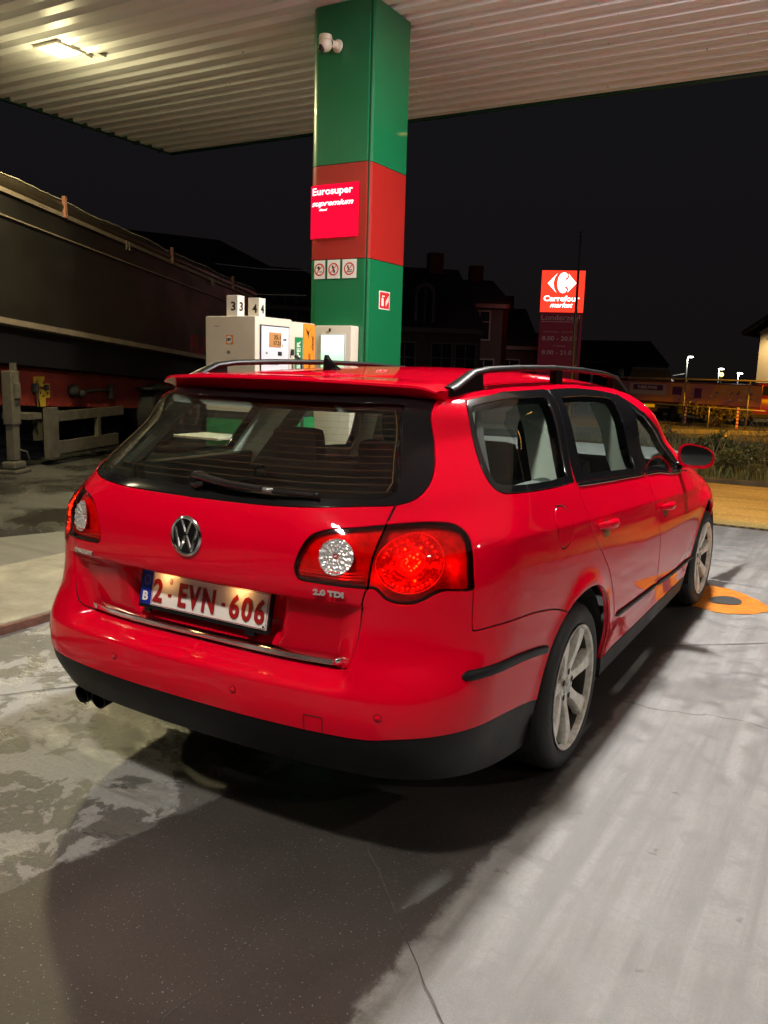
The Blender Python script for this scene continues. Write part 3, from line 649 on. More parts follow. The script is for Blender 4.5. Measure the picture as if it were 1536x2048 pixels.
# brand notice low on the pillar
t = thing('payment_notice', 'white notice lettered MAES on the payment terminal behind the red car', 'notice', (-2.73, 4.877, 1.21))
MB().boxmm((-.165, -.004, -.075), (.165, 0, .075)).build('backing', wh_m, t)
put_text(MB(), 'MAES', (.03, -.004, .025), FR, FU, .05, .17, bold=.03).build('lettering', grn_m, t); put_text(MB(), 'Energy & Mobility', (.0, -.004, -.035), FR, FU, .024, .27).build('lettering', grn_m, t)
q = MB(); q.boxmm((-.12, -.006, .0), (-.08, -.004, .05)); q.build('logo_mark', rp_m, t)

def blob(px, n_=90, j=.010, seed=1):
    P_ = [atZ(*p)[:2] for p in px]; N = len(P_); out = []; r0 = random.Random(seed)
    for i in range(N):
        p0, p1, p2, p3 = P_[(i-1) % N], P_[i], P_[(i+1) % N], P_[(i+2) % N]
        for k in range(n_//N):
            t = k/(n_//N); q = .5*((2*p1)+(-p0+p2)*t+(2*p0-5*p1+4*p2-p3)*t*t+(-p0+3*p1-3*p2+p3)*t**3); out.append((float(q[0])+r0.uniform(-j, j), float(q[1])+r0.uniform(-j, j)))
    return out
sheet('painted_patch', blob([(1372, 1190), (1400, 1172), (1445, 1176), (1495, 1192), (1534, 1212), (1536, 1222), (1505, 1229), (1445, 1227), (1400, 1216), (1375, 1208)]), .004, mat('orange_ground_paint', (.50, .155, .006), .7, var=.35, vs=14, bump=.3, bs=90))
sheet('oil_stain', blob([(1418, 1199), (1440, 1194), (1465, 1196), (1483, 1204), (1474, 1211), (1445, 1210), (1424, 1206)], j=.004), .008, mat('oil', (.050, .048, .045), .5, var=.4, vs=40))
# ------------------------------------------------------------------ the red estate car
car = thing('estate_car', 'red estate car with black roof rails standing at the fuel pump, seen from behind', 'car', (0, 0, 0))
red, n, l = new_mat('car_paint_red'); g = NG(n, l); p_ = P(n); tc = n.new('ShaderNodeTexCoord').outputs['Object']
p_.inputs['Base Color'].default_value = (.72, .0002, .019, 1); p_.inputs['Roughness'].default_value = .55; p_.inputs['Specular IOR Level'].default_value = 0.0; p_.inputs['Coat Weight'].default_value = .90; p_.inputs['Coat IOR'].default_value = 1.38
dirt = g.mr(g.m('ADD', g.noise(tc, 2.2, 8, .7), g.m('MULTIPLY', g.noise(tc, 90, 4, .7), .25)), .50, .85)
sx = n.new('ShaderNodeSeparateXYZ'); l.new(tc, sx.inputs[0]); low = g.mr(sx.outputs[2], .75, .30)
l.new(g.mixc(g.m('MULTIPLY', dirt, g.m('ADD', g.m('MULTIPLY', low, .16), .004)), (.72, .0002, .019), (.16, .10, .08)), p_.inputs['Base Color'])
l.new(g.mr(g.m('ADD', g.noise(tc, 6, 7, .7), g.m('MULTIPLY', low, .10)), .42, .85, .006, .035), p_.inputs['Coat Roughness'])
nb = n.new('ShaderNodeTexNoise'); nb.inputs['Scale'].default_value = 160; nb.inputs['Detail'].default_value = 2; l.new(tc, nb.inputs['Vector'])
bp = n.new('ShaderNodeBump'); bp.inputs['Strength'].default_value = .018; bp.inputs['Distance'].default_value = .002; l.new(nb.outputs['Fac'], bp.inputs['Height']); l.new(bp.outputs[0], p_.inputs['Coat Normal'])
blk = mat('black_plastic', (.007, .007, .008), .48, var=.25, vs=5, bump=.15, bs=350, rvar=.08, spec=.22)
gblk = mat('gloss_black', (.008, .008, .009), .12, coat=.6)
rub = mat('rubber', (.012, .012, .012), .7)
chrome = mat('chrome', (.80, .80, .80), .12, 1.0)
dark = mat('inner_dark', (.006, .006, .006), .9)
trimg = mat('cabin_trim', (.74, .82, .76), .8, var=.08, vs=3)
gl_side = glass('side_glass', (.86, .93, .89)); gl_rear = glass('rear_glass', (.88, .94, .90)); frit = mat('frit_black', (.006, .006, .007), .14, spec=.3)
lens_red = glass('lens_red', (.95, .085, .070), ior=1.5); lens_clear = glass('lens_clear', (.95, .93, .93), ior=1.5)

def crom(pts, n=6, closed=True):
    P_ = [np.array(p, float) for p in pts]; N = len(P_); out = []
    rngi = range(N) if closed else range(N-1)
    for i in rngi:
        p0, p1, p2, p3 = (P_[(i-1) % N], P_[i], P_[(i+1) % N], P_[(i+2) % N]) if closed else (P_[max(i-1, 0)], P_[i], P_[i+1], P_[min(i+2, N-1)])
        for k in range(n):
            t = k/n; out.append(tuple(.5*((2*p1)+(-p0+p2)*t+(2*p0-5*p1+4*p2-p3)*t*t+(-p0+3*p1-3*p2+p3)*t**3)))
    if not closed: out.append(tuple(P_[-1]))
    return out
def lin(a, b, n): return [(a[0]+(b[0]-a[0])*i/n, a[1]+(b[1]-a[1])*i/n) for i in range(n)]
def yz(y, z, x=.9): return inv((x, y, z))          # side point -> chart
S0 = L2-YC                                          # s = S0 + y on the flank

def ztop(s):
    o, d = spine(np.array([s])); y = float(np.clip(o[0, 1]+.35*d[0, 1], .45, 2.6)); return float(Zr(y))-.045
def zbot(s):
    y = s-S0
    if s < L2: return .315-.085*float(sst(.55, 1.2, s))
    return .205 if y < 3.7 else .19
SM = L5
bot = [(s, zbot(s)) for s in np.linspace(0, SM, 160)]; topc = [(s, ztop(s)) for s in np.linspace(0, SM, 160)]
domain = bot+[(SM, ztop(SM))]+topc[::-1][1:]
# --- feature outlines on the (s, z) chart, measured on the car
shut = [(0.604, 1.094), (0.598, 1.043), (0.587, .958), (0.582, .894), (0.580, .874), (0.571, .828), (0.562, .727), (0.547, .664), (0.530, .632), (0.505, .618)]
shut = crom(shut, 4, False)
glass_out = crom([(0, 1.0735), (.16, 1.0745), (.293, 1.077), (.428, 1.0825), (.530, 1.0890), (.604, 1.0925), (.648, 1.109), (.672, 1.145), (.672, 1.19), (.655, 1.235), (.628, 1.29), (.603, 1.345), (.588, 1.392)], 5, False)
tailgate = shut+[(0, .618), (0, 1.0735)]+[q for q in glass_out if q[0] < .603 and q[1] < 1.0925][1:]
glass_poly = glass_out+[(.588, 1.6), (0, 1.6)]
clear_poly = crom([(0, 1.103), (.30, 1.105), (.50, 1.107), (.560, 1.109), (.590, 1.122), (.592, 1.15), (.575, 1.19), (.553, 1.235), (.520, 1.31), (.500, 1.352), (.478, 1.366), (.30, 1.366), (0, 1.366)], 4, False)+[(0, 1.2)]
inner_l = crom([(.598, 1.042), (.548, 1.0355), (.502, 1.030), (.462, 1.021), (.430, 1.002), (.404, .956), (.391, .914), (.397, .890), (.415, .8795), (.482, .8775), (.535, .8765), (.5795, .8735)], 4, False)
inner_l += [q for q in shut if .8735 < q[1] < 1.042][::-1]
outer_l = crom([(.601, 1.0425), (.649, 1.046), (.700, 1.0465), (.749, 1.041), (.784, 1.028), (.810, 1.002), (.821, .959), (.826, .898), (.8265, .861), (.788, .8625), (.754, .866), (.729, .858), (.704, .842), (.679, .833), (.651, .833), (.623, .844), (.605, .864), (.595, .872), (.5835, .873)], 4, False)
outer_l += [(q[0]+.003, q[1]) for q in shut if .8735 < q[1] < 1.042][::-1]
circ_o = [(.672+.073*math.cos(a), .943+.078*math.sin(a)) for a in np.linspace(0, 2*math.pi, 49)[:-1]]
circ_i = [(.507+.0435*math.cos(a), .956+.052*math.sin(a)) for a in np.linspace(0, 2*math.pi, 41)[:-1]]
def arch(wy, zc=.315, rz=.382, ryb=.415, ryf=.405):
    pts = []
    for k in range(0, 41):
        a = math.pi+R(14)-(math.pi+R(28))*k/40; ry = ryb if math.cos(a) < 0 else ryf
        e = 2.25; cx = math.copysign(abs(math.cos(a))**(2/e), math.cos(a)); sz_ = math.copysign(abs(math.sin(a))**(2/e), math.sin(a))
        pts.append((wy+ry*cx, zc+rz*sz_))
    pts = [(pts[0][0]+.02, .0)]+pts+[(pts[-1][0]-.02, .0)]
    return [yz(y, z) for y, z in pts]
arch_r = arch(WY); arch_f = arch(FY)
seam_pts = [(.8268, .861), (.8270, .80), (.829, .748), (.845, .7395), (.921, .740), (1.072, .730), (1.208, .714), (1.40, .690), (1.559, .660), (1.70, .62)]
bumper = [(0, .618)]+[q for q in shut[::-1] if q[1] < .8735]+crom([(.5835, .873), (.595, .872), (.605, .864), (.623, .844), (.651, .833), (.679, .833), (.704, .842), (.729, .858), (.754, .866), (.788, .8625), (.8265, .861)], 4, False)+crom(seam_pts, 3, False)[1:]+[(1.70, 0), (0, 0)]
valance = crom([(0, .449), (.3, .449), (.567, .450), (.663, .461), (.736, .463), (.842, .4565), (1.0, .432), (1.22, .4005), (1.5, .37)], 4, False)+[(1.5, 0), (0, 0)]
qtrim = crom([(.760, 1.376), (.90, 1.386), (1.25, 1.395), (1.646, 1.402), (2.0, 1.408)], 3, False)+crom([(2.028, 1.404), (1.985, 1.34), (1.925, 1.24), (1.875, 1.15), (1.842, 1.078)], 3, False)+crom([(1.60, 1.0825), (1.40, 1.087), (1.20, 1.092), (1.015, 1.099), (.955, 1.106), (.908, 1.125), (.866, 1.169), (.828, 1.237), (.788, 1.325), (.768, 1.362)], 3, False)
qglass = crom([(.800, 1.357), (.90, 1.367), (1.2, 1.376), (1.60, 1.381), (1.93, 1.383)], 3, False)+[(1.935, 1.375), (1.90, 1.31), (1.85, 1.22), (1.80, 1.12), (1.795, 1.105)]+crom([(1.60, 1.105), (1.40, 1.109), (1.223, 1.113), (1.02, 1.120), (.951, 1.127), (.913, 1.145), (.875, 1.20), (.838, 1.27), (.806, 1.335)], 3, False)
# doors: front edge at B pillar y_m, rear edge curve; side window line
rs = crom([(2.036, 1.404), (1.993, 1.34), (1.933, 1.24), (1.885, 1.15), (1.868, 1.07), (1.872, .954), (1.918, .867), (2.028, .775), (2.145, .660), (2.245, .531), (2.292, .45), (2.318, .33), (2.325, .275)], 4, False)
ms = [(2.975, 1.39), (2.962, 1.20), (2.955, 1.0), (2.960, .892), (2.985, .787), (3.026, .684), (3.063, .543), (3.105, .43), (3.130, .317), (3.135, .275)]
ms = crom(ms, 3, False)
fs_ = crom([(4.115, .88), (4.085, .80), (4.055, .70), (4.045, .60), (4.05, .508), (4.075, .42), (4.085, .35), (4.08, .275)], 3, False)
tl = crom([(2.036, 1.406), (2.355, 1.410), (2.70, 1.398), (2.95, 1.374), (3.09, 1.335), (3.22, 1.290), (3.40, 1.262), (3.61, 1.232), (3.80, 1.192), (3.90, 1.150), (3.98, 1.085), (4.03, 1.02), (4.04, .955)], 4, False)
bl = [(1.868, 1.076), (2.178, 1.057), (2.489, 1.039), (2.955, 1.012), (3.4, .985), (3.80, .958), (4.02, .944)]
def blz(s): return float(np.interp(s, [q[0] for q in bl], [q[1] for q in bl]))
def tlz(s): return float(np.interp(s, [q[0] for q in tl], [q[1] for q in tl]))
door_r = [q for q in rs]+[q for q in ms[::-1]]+[q for q in tl[::-1] if 2.036 < q[0] < 2.975]
door_f = [q for q in ms]+[q for q in fs_[::-1]]+[(4.10, .915), (4.02, .944), (4.02, .955)]+[q for q in tl[::-1] if 2.975 < q[0] < 4.0]
dlo_r = [q for q in rs if q[1] > 1.0765]+[(1.868, 1.0765)]+[(s, blz(s)) for s in np.linspace(1.90, 2.95, 20)]+[q for q in ms[::-1] if q[1] > 1.013]+[q for q in tl[::-1] if 2.036 < q[0] < 2.975]
dlo_f = [q for q in ms if q[1] > 1.013]+[(s, blz(s)) for s in np.linspace(2.96, 4.02, 22)]+[q for q in tl[::-1] if 2.975 < q[0] < 4.0]
# glass in the doors
gr_ = [(2.100, 1.378), (2.40, 1.380), (2.70, 1.370), (2.80, 1.360)]+[(2.80, 1.30), (2.80, 1.20), (2.805, 1.045)]+[(s, blz(s)+.024) for s in np.linspace(2.78, 1.99, 16)]+[(1.985, 1.11), (2.03, 1.24), (2.07, 1.33)]
gf_ = [(3.06, 1.325)]+[(3.15, 1.283), (3.28, 1.252), (3.45, 1.226), (3.63, 1.196), (3.78, 1.162), (3.865, 1.12), (3.925, 1.06), (3.955, .995)]+[(s, blz(s)+.022) for s in np.linspace(3.94, 3.06, 16)]
qv_ = [(3.84, .985), (3.93, .972), (3.93, .968)]
fuel = [(1.574+.112*math.cos(a)*1.0+.02*math.sin(a), .952+.068*math.sin(a)) for a in np.linspace(0, 2*math.pi, 33)[:-1]]
fuel = [(1.574+.115*math.copysign(abs(math.cos(a))**.85, math.cos(a))+.012*math.sin(a), .952+.070*math.copysign(abs(math.sin(a))**.85, math.sin(a))) for a in np.linspace(0, 2*math.pi, 37)[:-1]]
sill = [(2.0, .298), (4.2, .290), (4.2, 0), (2.0, 0)]
screen = crom([(4.27, .99), (4.40, .995), (4.6, 1.0), (SM, 1.01)], 3, False)+[(SM, 1.6), (3.9, 1.6)]+crom([(3.66, 1.385), (3.74, 1.33), (3.88, 1.27), (4.02, 1.20), (4.12, 1.12), (4.20, 1.04)], 3, False)
headl = [(4.50, .78), (4.62, .80), (4.95, .74), (5.02, .66), (4.90, .62), (4.70, .66), (4.55, .70)]
grille = crom([(5.14, .80), (SM, .80)], 1, False)+[(SM, .36), (5.2, .36), (5.16, .5)]
curves = dict(arch_r=arch_r, arch_f=arch_f, glass_poly=glass_poly, clear=clear_poly, tailgate=tailgate, inner_l=inner_l, outer_l=outer_l, circ_i=circ_i,
              bumper=bumper, valance=valance, qtrim=qtrim, qglass=qglass, door_r=door_r, door_f=door_f, dlo_r=dlo_r, dlo_f=dlo_f, gr_=gr_, gf_=gf_, fuel=fuel, sill=sill,
              screen=screen, headl=headl, grille=grille)
# rows that must be respected (crease, shelf, plate pocket)
rows = [[(0, z), (.60, z)] for z in (.811, .818, .824, .831)]
shz = [(0.83, 1.005), (1.056, .993), (1.813, .955), (2.297, .923), (2.941, .883), (4.049, .806)]

def seg_dist(Q, A, B):
    d = B-A; t = np.clip(((Q[:, None]-A)*d).sum(-1)/((d*d).sum(-1)+1e-12), 0, 1); return np.sqrt((((A+t[..., None]*d)-Q[:, None])**2).sum(-1)).min(1)
def make_cdt():
    V = []; E = []
    def addpoly(pts, closed=True):
        b = len(V); pts = [(float(a), float(c)) for a, c in pts]
        q = [pts[0]]
        for p in pts[1:]:
            if math.hypot(p[0]-q[-1][0], p[1]-q[-1][1]) > 1e-4: q.append(p)
        if closed and math.hypot(q[0][0]-q[-1][0], q[0][1]-q[-1][1]) < 1e-4: q.pop()
        # subdivide long edges
        out = []; N = len(q)
        for i in range(N if closed else N-1):
            a, c = q[i], q[(i+1) % N]; L = math.hypot(a[0]-c[0], a[1]-c[1]); k = max(1, int(L/.03))
            out += lin(a, c, k)
        if not closed: out.append(q[-1])
        V.extend(out); N = len(out)
        for i in range(N if closed else N-1): E.append((b+i, b+(i+1) % N))
    addpoly(domain)
    for c in curves.values(): addpoly([(min(max(a, 0), SM), min(max(b, .12), 1.52)) for a, b in c])
    for r_ in rows: addpoly(r_, False)
    for dz in (-.007, 0, .007): addpoly([(inv((.88, y, 1.0))[0], .970+.022-.057*(y-.34)+dz) for y in np.linspace(.40, 3.40, 60)], False)
    A = np.array([V[a] for a, b in E]); B = np.array([V[b] for a, b in E])
    G = []
    zs1 = list(np.arange(.2, .56, .022))+list(np.arange(.56, .64, .0075))+list(np.arange(.645, .69, .009))+list(np.arange(.70, .80, .016))+[.845, .862]+list(np.arange(.872, 1.5, .018))
    for s in np.arange(.0, 1.9, .020):
        for k, z in enumerate(zs1): G.append((s+(.010 if k % 2 else 0), z))
    for s in np.arange(1.9, SM, .034):
        for k, z in enumerate(np.arange(.2, 1.5, .024)): G.append((s+(.017 if k % 2 else 0), z))
    G = np.array(G); ok = np.zeros(len(G), bool)
    for i in range(0, len(G), 800):
        d = seg_dist(G[i:i+800], A, B); ok[i:i+800] = d > np.where(G[i:i+800, 0] < 1.9, .0045, .010)
    G = G[ok]
    base = len(V); V2 = [Vector(v) for v in V]+[Vector((float(a), float(b))) for a, b in G if 0 < a < SM]
    r = delaunay_2d_cdt(V2, E, [], 0, 1e-5)
    vv = np.array([tuple(v) for v in r[0]]); ff = np.array([tuple(f) for f in r[2]])
    a, b, c = vv[ff[:, 0]], vv[ff[:, 1]], vv[ff[:, 2]]
    ar = (b[:, 0]-a[:, 0])*(c[:, 1]-a[:, 1])-(b[:, 1]-a[:, 1])*(c[:, 0]-a[:, 0])
    ff[ar < 0] = ff[ar < 0][:, ::-1]; ff = ff[np.abs(ar) > 1e-10]
    return vv, ff
def inpoly(Q, poly):
    poly = np.array(poly, float); r = np.zeros(len(Q), bool); x, y = Q[:, 0], Q[:, 1]; j = len(poly)-1
    for i in range(len(poly)):
        xi, yi = poly[i]; xj, yj = poly[j]
        if yi != yj:
            c = ((yi > y) != (yj > y)) & (x < (xj-xi)*(y-yi)/(yj-yi)+xi); r ^= c
        j = i
    return r
CV, CFc = make_cdt()
cen = CV[CFc].mean(1)
reg = np.full(len(CFc), 'body_shell', dtype='U24')
def setr(name, poly, cond=None):
    k = inpoly(cen, poly)
    if cond is not None: k &= cond
    reg[k] = name
setr('tailgate', tailgate); setr('bumper', bumper); setr('lower_bumper', valance, reg == 'bumper')
setr('outer_lens', outer_l); setr('inner_lens', inner_l); setr('clear_lens', circ_i)
setr('rear_glass_border', glass_poly); setr('rear_window', clear_poly)
setr('windscreen', screen)
setr('side_sill', sill)
setr('rear_door', door_r, reg != 'side_sill'); setr('front_door', door_f, reg != 'side_sill')
setr('rear_frame', dlo_r); setr('front_frame', dlo_f); setr('quarter_trim', qtrim); setr('quarter_window', qglass)
setr('rear_door_glass', gr_); setr('front_door_glass', gf_); setr('fuel_flap', fuel)
setr('headlamp', headl); setr('grille', grille)
dom = inpoly(cen, domain) & ~inpoly(cen, arch_r) & ~inpoly(cen, arch_f)
reg[~dom] = ''
SV = surf(CV[:, 0], CV[:, 1]); 
SV[CV[:, 0] < 1e-6, 0] = 0.0; SV[CV[:, 0] > SM-1e-6, 0] = 0.0
SN = Fn(SV); SN[CV[:, 0] < 1e-6, 0] = 0; SN /= np.linalg.norm(SN, axis=1, keepdims=True)

# roof cap: strips from the gutter line to the centre line
def roof_pts():
    Vr = []; Fr = []
    def grid(Pm):
        a, b = Pm.shape[:2]; k0 = len(Vr)
        for i in range(a):
            for j in range(b): Vr.append(Pm[i, j])
        for i in range(a-1):
            for j in range(b-1):
                Fr.append((k0+i*b+j, k0+(i+1)*b+j, k0+(i+1)*b+j+1, k0+i*b+j+1))
    def zroot(x, y):
        lo = np.full(x.shape, 1.15); hi = np.full(x.shape, 1.60)
        for _ in range(30):
            m_ = (lo+hi)/2; ins = F(x, y, m_) < 0; lo = np.where(ins, m_, lo); hi = np.where(ins, hi, m_)
        return lo
    def patch(ss, inner):
        G = surf(np.array(ss), np.array([ztop(s) for s in ss])); n = 16; Pm = np.zeros((len(ss), n+1, 3))
        for i in range(len(ss)):
            for j in range(n+1):
                t = (j/n)**1.0; Pm[i, j, :2] = G[i, :2]*(1-t)+np.array(inner[i])*t
        Pm[:, 1:, 2] = zroot(Pm[:, 1:, 0], Pm[:, 1:, 1]); Pm[:, 0, 2] = G[:, 2]; grid(Pm)
    s1 = list(np.linspace(0, L1, 14)); patch(s1, [(s, YC) for s in s1])
    s2 = list(np.linspace(L1, L2, 22)); patch(s2, [(XC, YC)]*22)
    s3 = list(np.linspace(L2, L3, 40)); patch(s3, [(XC, YC+s-L2) for s in s3])
    s4 = list(np.linspace(L3, L4, 18)); patch(s4, [(XC, YC2)]*18)
    s5 = list(np.linspace(L4, L5, 12)); patch(s5, [(L5-s, YC2) for s in s5])
    xx, yy_ = np.meshgrid(np.linspace(0, XC, 14), np.linspace(YC, YC2, 40), indexing='ij'); zz_ = zroot(xx, yy_)
    Pm = np.stack([xx, yy_, zz_], -1)[:, ::-1]; grid(Pm)
    V_ = np.array(Vr); 
    F_ = []
    for f in Fr:
        a, b, c = V_[f[0]], V_[f[1]], V_[f[2]]; nn = np.cross(b-a, V_[f[3]]-a)+np.cross(c-b, V_[f[3]]-b)
        F_.append(f if nn[2] >= 0 else f[::-1])
    return V_, F_
RV, RF = roof_pts()

def finish(name, V, N, Fc, mt, parent, gap=.0018, rim=.012, off=0.0, weldx=False, both=True, extra=None, openx=True):
    """V, N arrays; Fc faces. Builds one mesh: mirrored (both) and welded, insets its open edges by gap and turns them inward by rim."""
    V = np.array(V, float); N = np.array(N, float); Fc = [tuple(f) for f in Fc]
    if both:
        k = len(V); V = np.vstack([V, V*[-1, 1, 1]]); N = np.vstack([N, N*[-1, 1, 1]]); Fc = Fc+[tuple(k+i for i in f[::-1]) for f in Fc]
    # weld by rounded position
    key = {}; idx = np.zeros(len(V), int); keep = []
    for i, p in enumerate(np.round(V, 5)):
        t = (p[0]+0.0, p[1], p[2])
        if t not in key: key[t] = len(keep); keep.append(i)
        idx[i] = key[t]
    if not len(Fc): print('EMPTY', name)
    V = V[keep]; N = N[keep]; F2 = []
    for f in Fc:
        q = [int(idx[i]) for i in f]; r_ = []
        for a in q:
            if not r_ or r_[-1] != a: r_.append(a)
        if len(r_) > 1 and r_[0] == r_[-1]: r_.pop()
        if len(set(r_)) >= 3: F2.append(tuple(r_))
    Fc = F2
    V = V+N*off
    if gap or rim:
        dirs = {}; cnt = {}
        for f in Fc:
            for a, b in zip(f, f[1:]+f[:1]): cnt[(a, b)] = 1
        be = [(a, b) for (a, b) in cnt if (b, a) not in cnt]
        inw = {}
        for a, b in be:
            e = V[b]-V[a]; L = np.linalg.norm(e)
            if L < 1e-7: continue
            for q in (a, b):
                w_ = np.cross(N[q], e/L); inw.setdefault(q, []).append(w_)
        V0 = V.copy(); outd = {}
        for q, ws in inw.items():
            w_ = np.mean(ws, 0); L = np.linalg.norm(w_)
            if L < .3: w_ = ws[0]; L = 1
            w_ = w_/L; V[q] = V0[q]+w_*gap*min(1/max(L, .5), 1.6); outd[q] = -w_
        if rim and outd:
            r1 = {}; r2 = {}; Vx = []; Nx = []; nb_ = len(V); ch = min(abs(gap), .0016)
            for q, o_ in outd.items():
                r1[q] = nb_+len(Vx); Vx.append(V[q]+o_*ch*.7-N[q]*ch); Nx.append(o_*.8+N[q]*.6)
                r2[q] = nb_+len(Vx); Vx.append(V[q]+o_*ch*.7-N[q]*rim); Nx.append(o_)
            V = np.vstack([V, Vx]); N = np.vstack([N, Nx])
            for a, b in be:
                if a in r1 and b in r1: Fc.append((b, a, r1[a], r1[b])); Fc.append((r1[b], r1[a], r2[a], r2[b]))
    me = bpy.data.meshes.new(name); me.from_pydata([tuple(map(float, v)) for v in V], [], Fc)
    o = link(name, me, mt, parent, True); N = N/(np.linalg.norm(N, axis=1, keepdims=True)+1e-12)
    me.normals_split_custom_set_from_vertices([tuple(map(float, q)) for q in N])
    return o
def region(names, side=None):
    k = np.isin(reg, names); fs = CFc[k]; u, inv_ = np.unique(fs, return_inverse=True); fs = inv_.reshape(fs.shape)
    V = SV[u].copy(); N = SN[u].copy(); fs = [tuple(int(i) for i in f) for f in fs]
    if side == -1:
        V *= [-1, 1, 1]; N *= [-1, 1, 1]; fs = [f[::-1] for f in fs]
    return V, N, fs
def panel(names, name, mt, side=None, parent=None, **kw):
    V, N, fs = region(names if isinstance(names, list) else [names], side)
    return finish(name, V, N, fs, mt, parent or car, both=(side is None), **kw)

# body shell with the roof
V, N, fs = region(['body_shell']); k = len(V)
RN_ = Fn(RV); V = np.vstack([V, RV]); N = np.vstack([N, RN_]); fs = fs+[tuple(k+i for i in f) for f in RF]
body = finish('body_shell', V, N, fs, red, car, gap=.0044, rim=.022)
panel('tailgate', 'tailgate', red, gap=.0042, rim=.018)
panel('bumper', 'bumper', red, gap=.0032, rim=.02); panel('lower_bumper', 'lower_bumper', blk, gap=.001, rim=.03, off=-.003)
rwin = panel('rear_window', 'rear_window', gl_rear, gap=0, rim=0, off=-.002); panel('rear_glass_border', 'window_border', frit, gap=.0012, rim=.004, off=-.002, parent=rwin)
panel('windscreen', 'windscreen', gl_side, gap=.001, rim=0, off=-.002)
panel('grille', 'grille', blk, gap=.001, rim=.01, off=-.006); 
for sd in (1, -1):
    panel('side_sill', 'side_sill', blk, sd, gap=.001, rim=.02)
    d = panel('rear_door', 'rear_door', red, sd, gap=.0065, rim=.014); fr_ = panel('rear_frame', 'window_frame', gblk, sd, d, gap=.0008, rim=.012, off=.001); panel('rear_door_glass', 'door_glass', gl_side, sd, d, gap=0, rim=0, off=-.004)
    d2 = panel('front_door', 'front_door', red, sd, gap=.0065, rim=.014); panel('front_frame', 'window_frame', gblk, sd, d2, gap=.0008, rim=.012, off=.001); panel('front_door_glass', 'door_glass', gl_side, sd, d2, gap=0, rim=0, off=-.004)
    qw = panel('quarter_window', 'quarter_window', gl_side, sd, gap=0, rim=0, off=-.003); panel('quarter_trim', 'window_trim', gblk, sd, qw, gap=.0008, rim=.010, off=.0015)
    panel('fuel_flap', 'fuel_flap', red, sd, gap=.0040, rim=.012) if sd == 1 else panel('fuel_flap', 'filler_panel', red, sd, gap=0, rim=0)
    hl = panel('headlamp', 'headlight', lens_clear, sd, gap=.001, rim=.01)
    panel('headlamp', 'reflector', chrome, sd, hl, gap=.004, rim=0, off=-.03)
    if sd == 1: DOORS = [(d, d2)]
    else: DOORS.append((d, d2))

# dark lining just under the panels (closes the shut lines), pale trim above the waistline
LREG = ['body_shell', 'tailgate', 'bumper', 'rear_door', 'front_door', 'rear_frame', 'front_frame', 'quarter_trim', 'fuel_flap', 'rear_glass_border', 'side_sill']
kk = np.isin(reg, LREG); fz = cen[:, 1]
def lining(mask, name, mt, off, rim=0):
    fs = CFc[mask]; u, iv = np.unique(fs, return_inverse=True); fs = iv.reshape(fs.shape)
    return finish(name, SV[u], SN[u], [tuple(int(i) for i in f) for f in fs], mt, car, gap=0, rim=rim, off=off)
beltz = np.interp(cen[:, 0], [0, 1.9, 4.0, 5], [1.085, 1.07, .95, .95])
lining(kk & (fz < beltz-.01), 'inner_shell', dark, -.0048)
lining(kk & (fz >= beltz-.06) & (cen[:, 0] < 4.3), 'pillar_trim', trimg, -.040, -.034)
finish('headlining', RV, RN_, RF, trimg, car, gap=0, rim=0, off=-.045)
# floor and underbody
ub = MB(); ub.boxmm((-.80, 1.50, .17), (.80, 3.45, .24)).boxmm((-.62, .70, .18), (.62, 1.5, .30)).boxmm((-.62, 3.45, .18), (.62, 4.55, .30)); ub.boxmm((-.62, .30, .32), (.62, .45, .36)); ub.tube([(-.42, .5, .30), (-.42, .9, .26), (-.1, 1.6, .2)], .028, 10)
ub.build('underbody', dark, car)

# ---- tail lights
house = mat('lamp_housing', (.75, .05, .05), .40, .0, coat=.5, var=.5, vs=25); house_i = mat('lamp_housing_inner', (.85, .06, .05), .35, .0, coat=.5, var=.4, vs=25)
def lamp_bowl(name, sc_, zc_, rs_, rz_, side, mt, parent, depth0=.010, bowl=.030, rings=18, seg=64, ripple=.0015, facets=0):
    V = []; Fq = []
    for i in range(rings+1):
        r = i/rings
        for k in range(seg):
            a = 2*math.pi*k/seg; V.append((sc_+rs_*r*math.cos(a), zc_+rz_*r*math.sin(a), r, a))
    A = np.array(V); Pp = surf(A[:, 0], A[:, 1]); Nn = Fn(Pp)
    dp = depth0+bowl*(1-A[:, 2]**2)+ripple*np.sin(A[:, 2]*38)+(ripple*1.6*np.cos(A[:, 3]*facets)*A[:, 2] if facets else 0)
    dp = np.where(A[:, 2] < .16, depth0+bowl*.35+.02*(A[:, 2]/.16), dp)
    Pp = Pp-Nn*dp[:, None]
    if side == -1: Pp = Pp*[-1, 1, 1]
    for i in range(rings):
        for k in range(seg): q = (i*seg+k, i*seg+(k+1) % seg, (i+1)*seg+(k+1) % seg, (i+1)*seg+k); Fq.append(q if side == 1 else q[::-1])
    me = bpy.data.meshes.new(name); me.from_pydata([tuple(map(float, v)) for v in Pp], [], Fq); return link(name, me, mt, parent, True)
def dots(name, lst, side, mt, parent, r=.0028, depth=.008):
    mb = MB()
    AA = np.array(lst); pq = surf(AA[:, 0], AA[:, 1]); pq = (pq-Fn(pq)*depth)*[side, 1, 1]
    for q in pq:
        mb.sphere(q, r*random.uniform(.7, 1.3), 8, 5)
    return mb.build(name, mt, parent, smooth=True)
lit, n, l = new_mat('lit_reflector'); g = NG(n, l); p_ = P(n); tc = n.new('ShaderNodeTexCoord').outputs['Object']
p_.inputs['Base Color'].default_value = (.55, .02, .02, 1); p_.inputs['Metallic'].default_value = .6; p_.inputs['Roughness'].default_value = .25
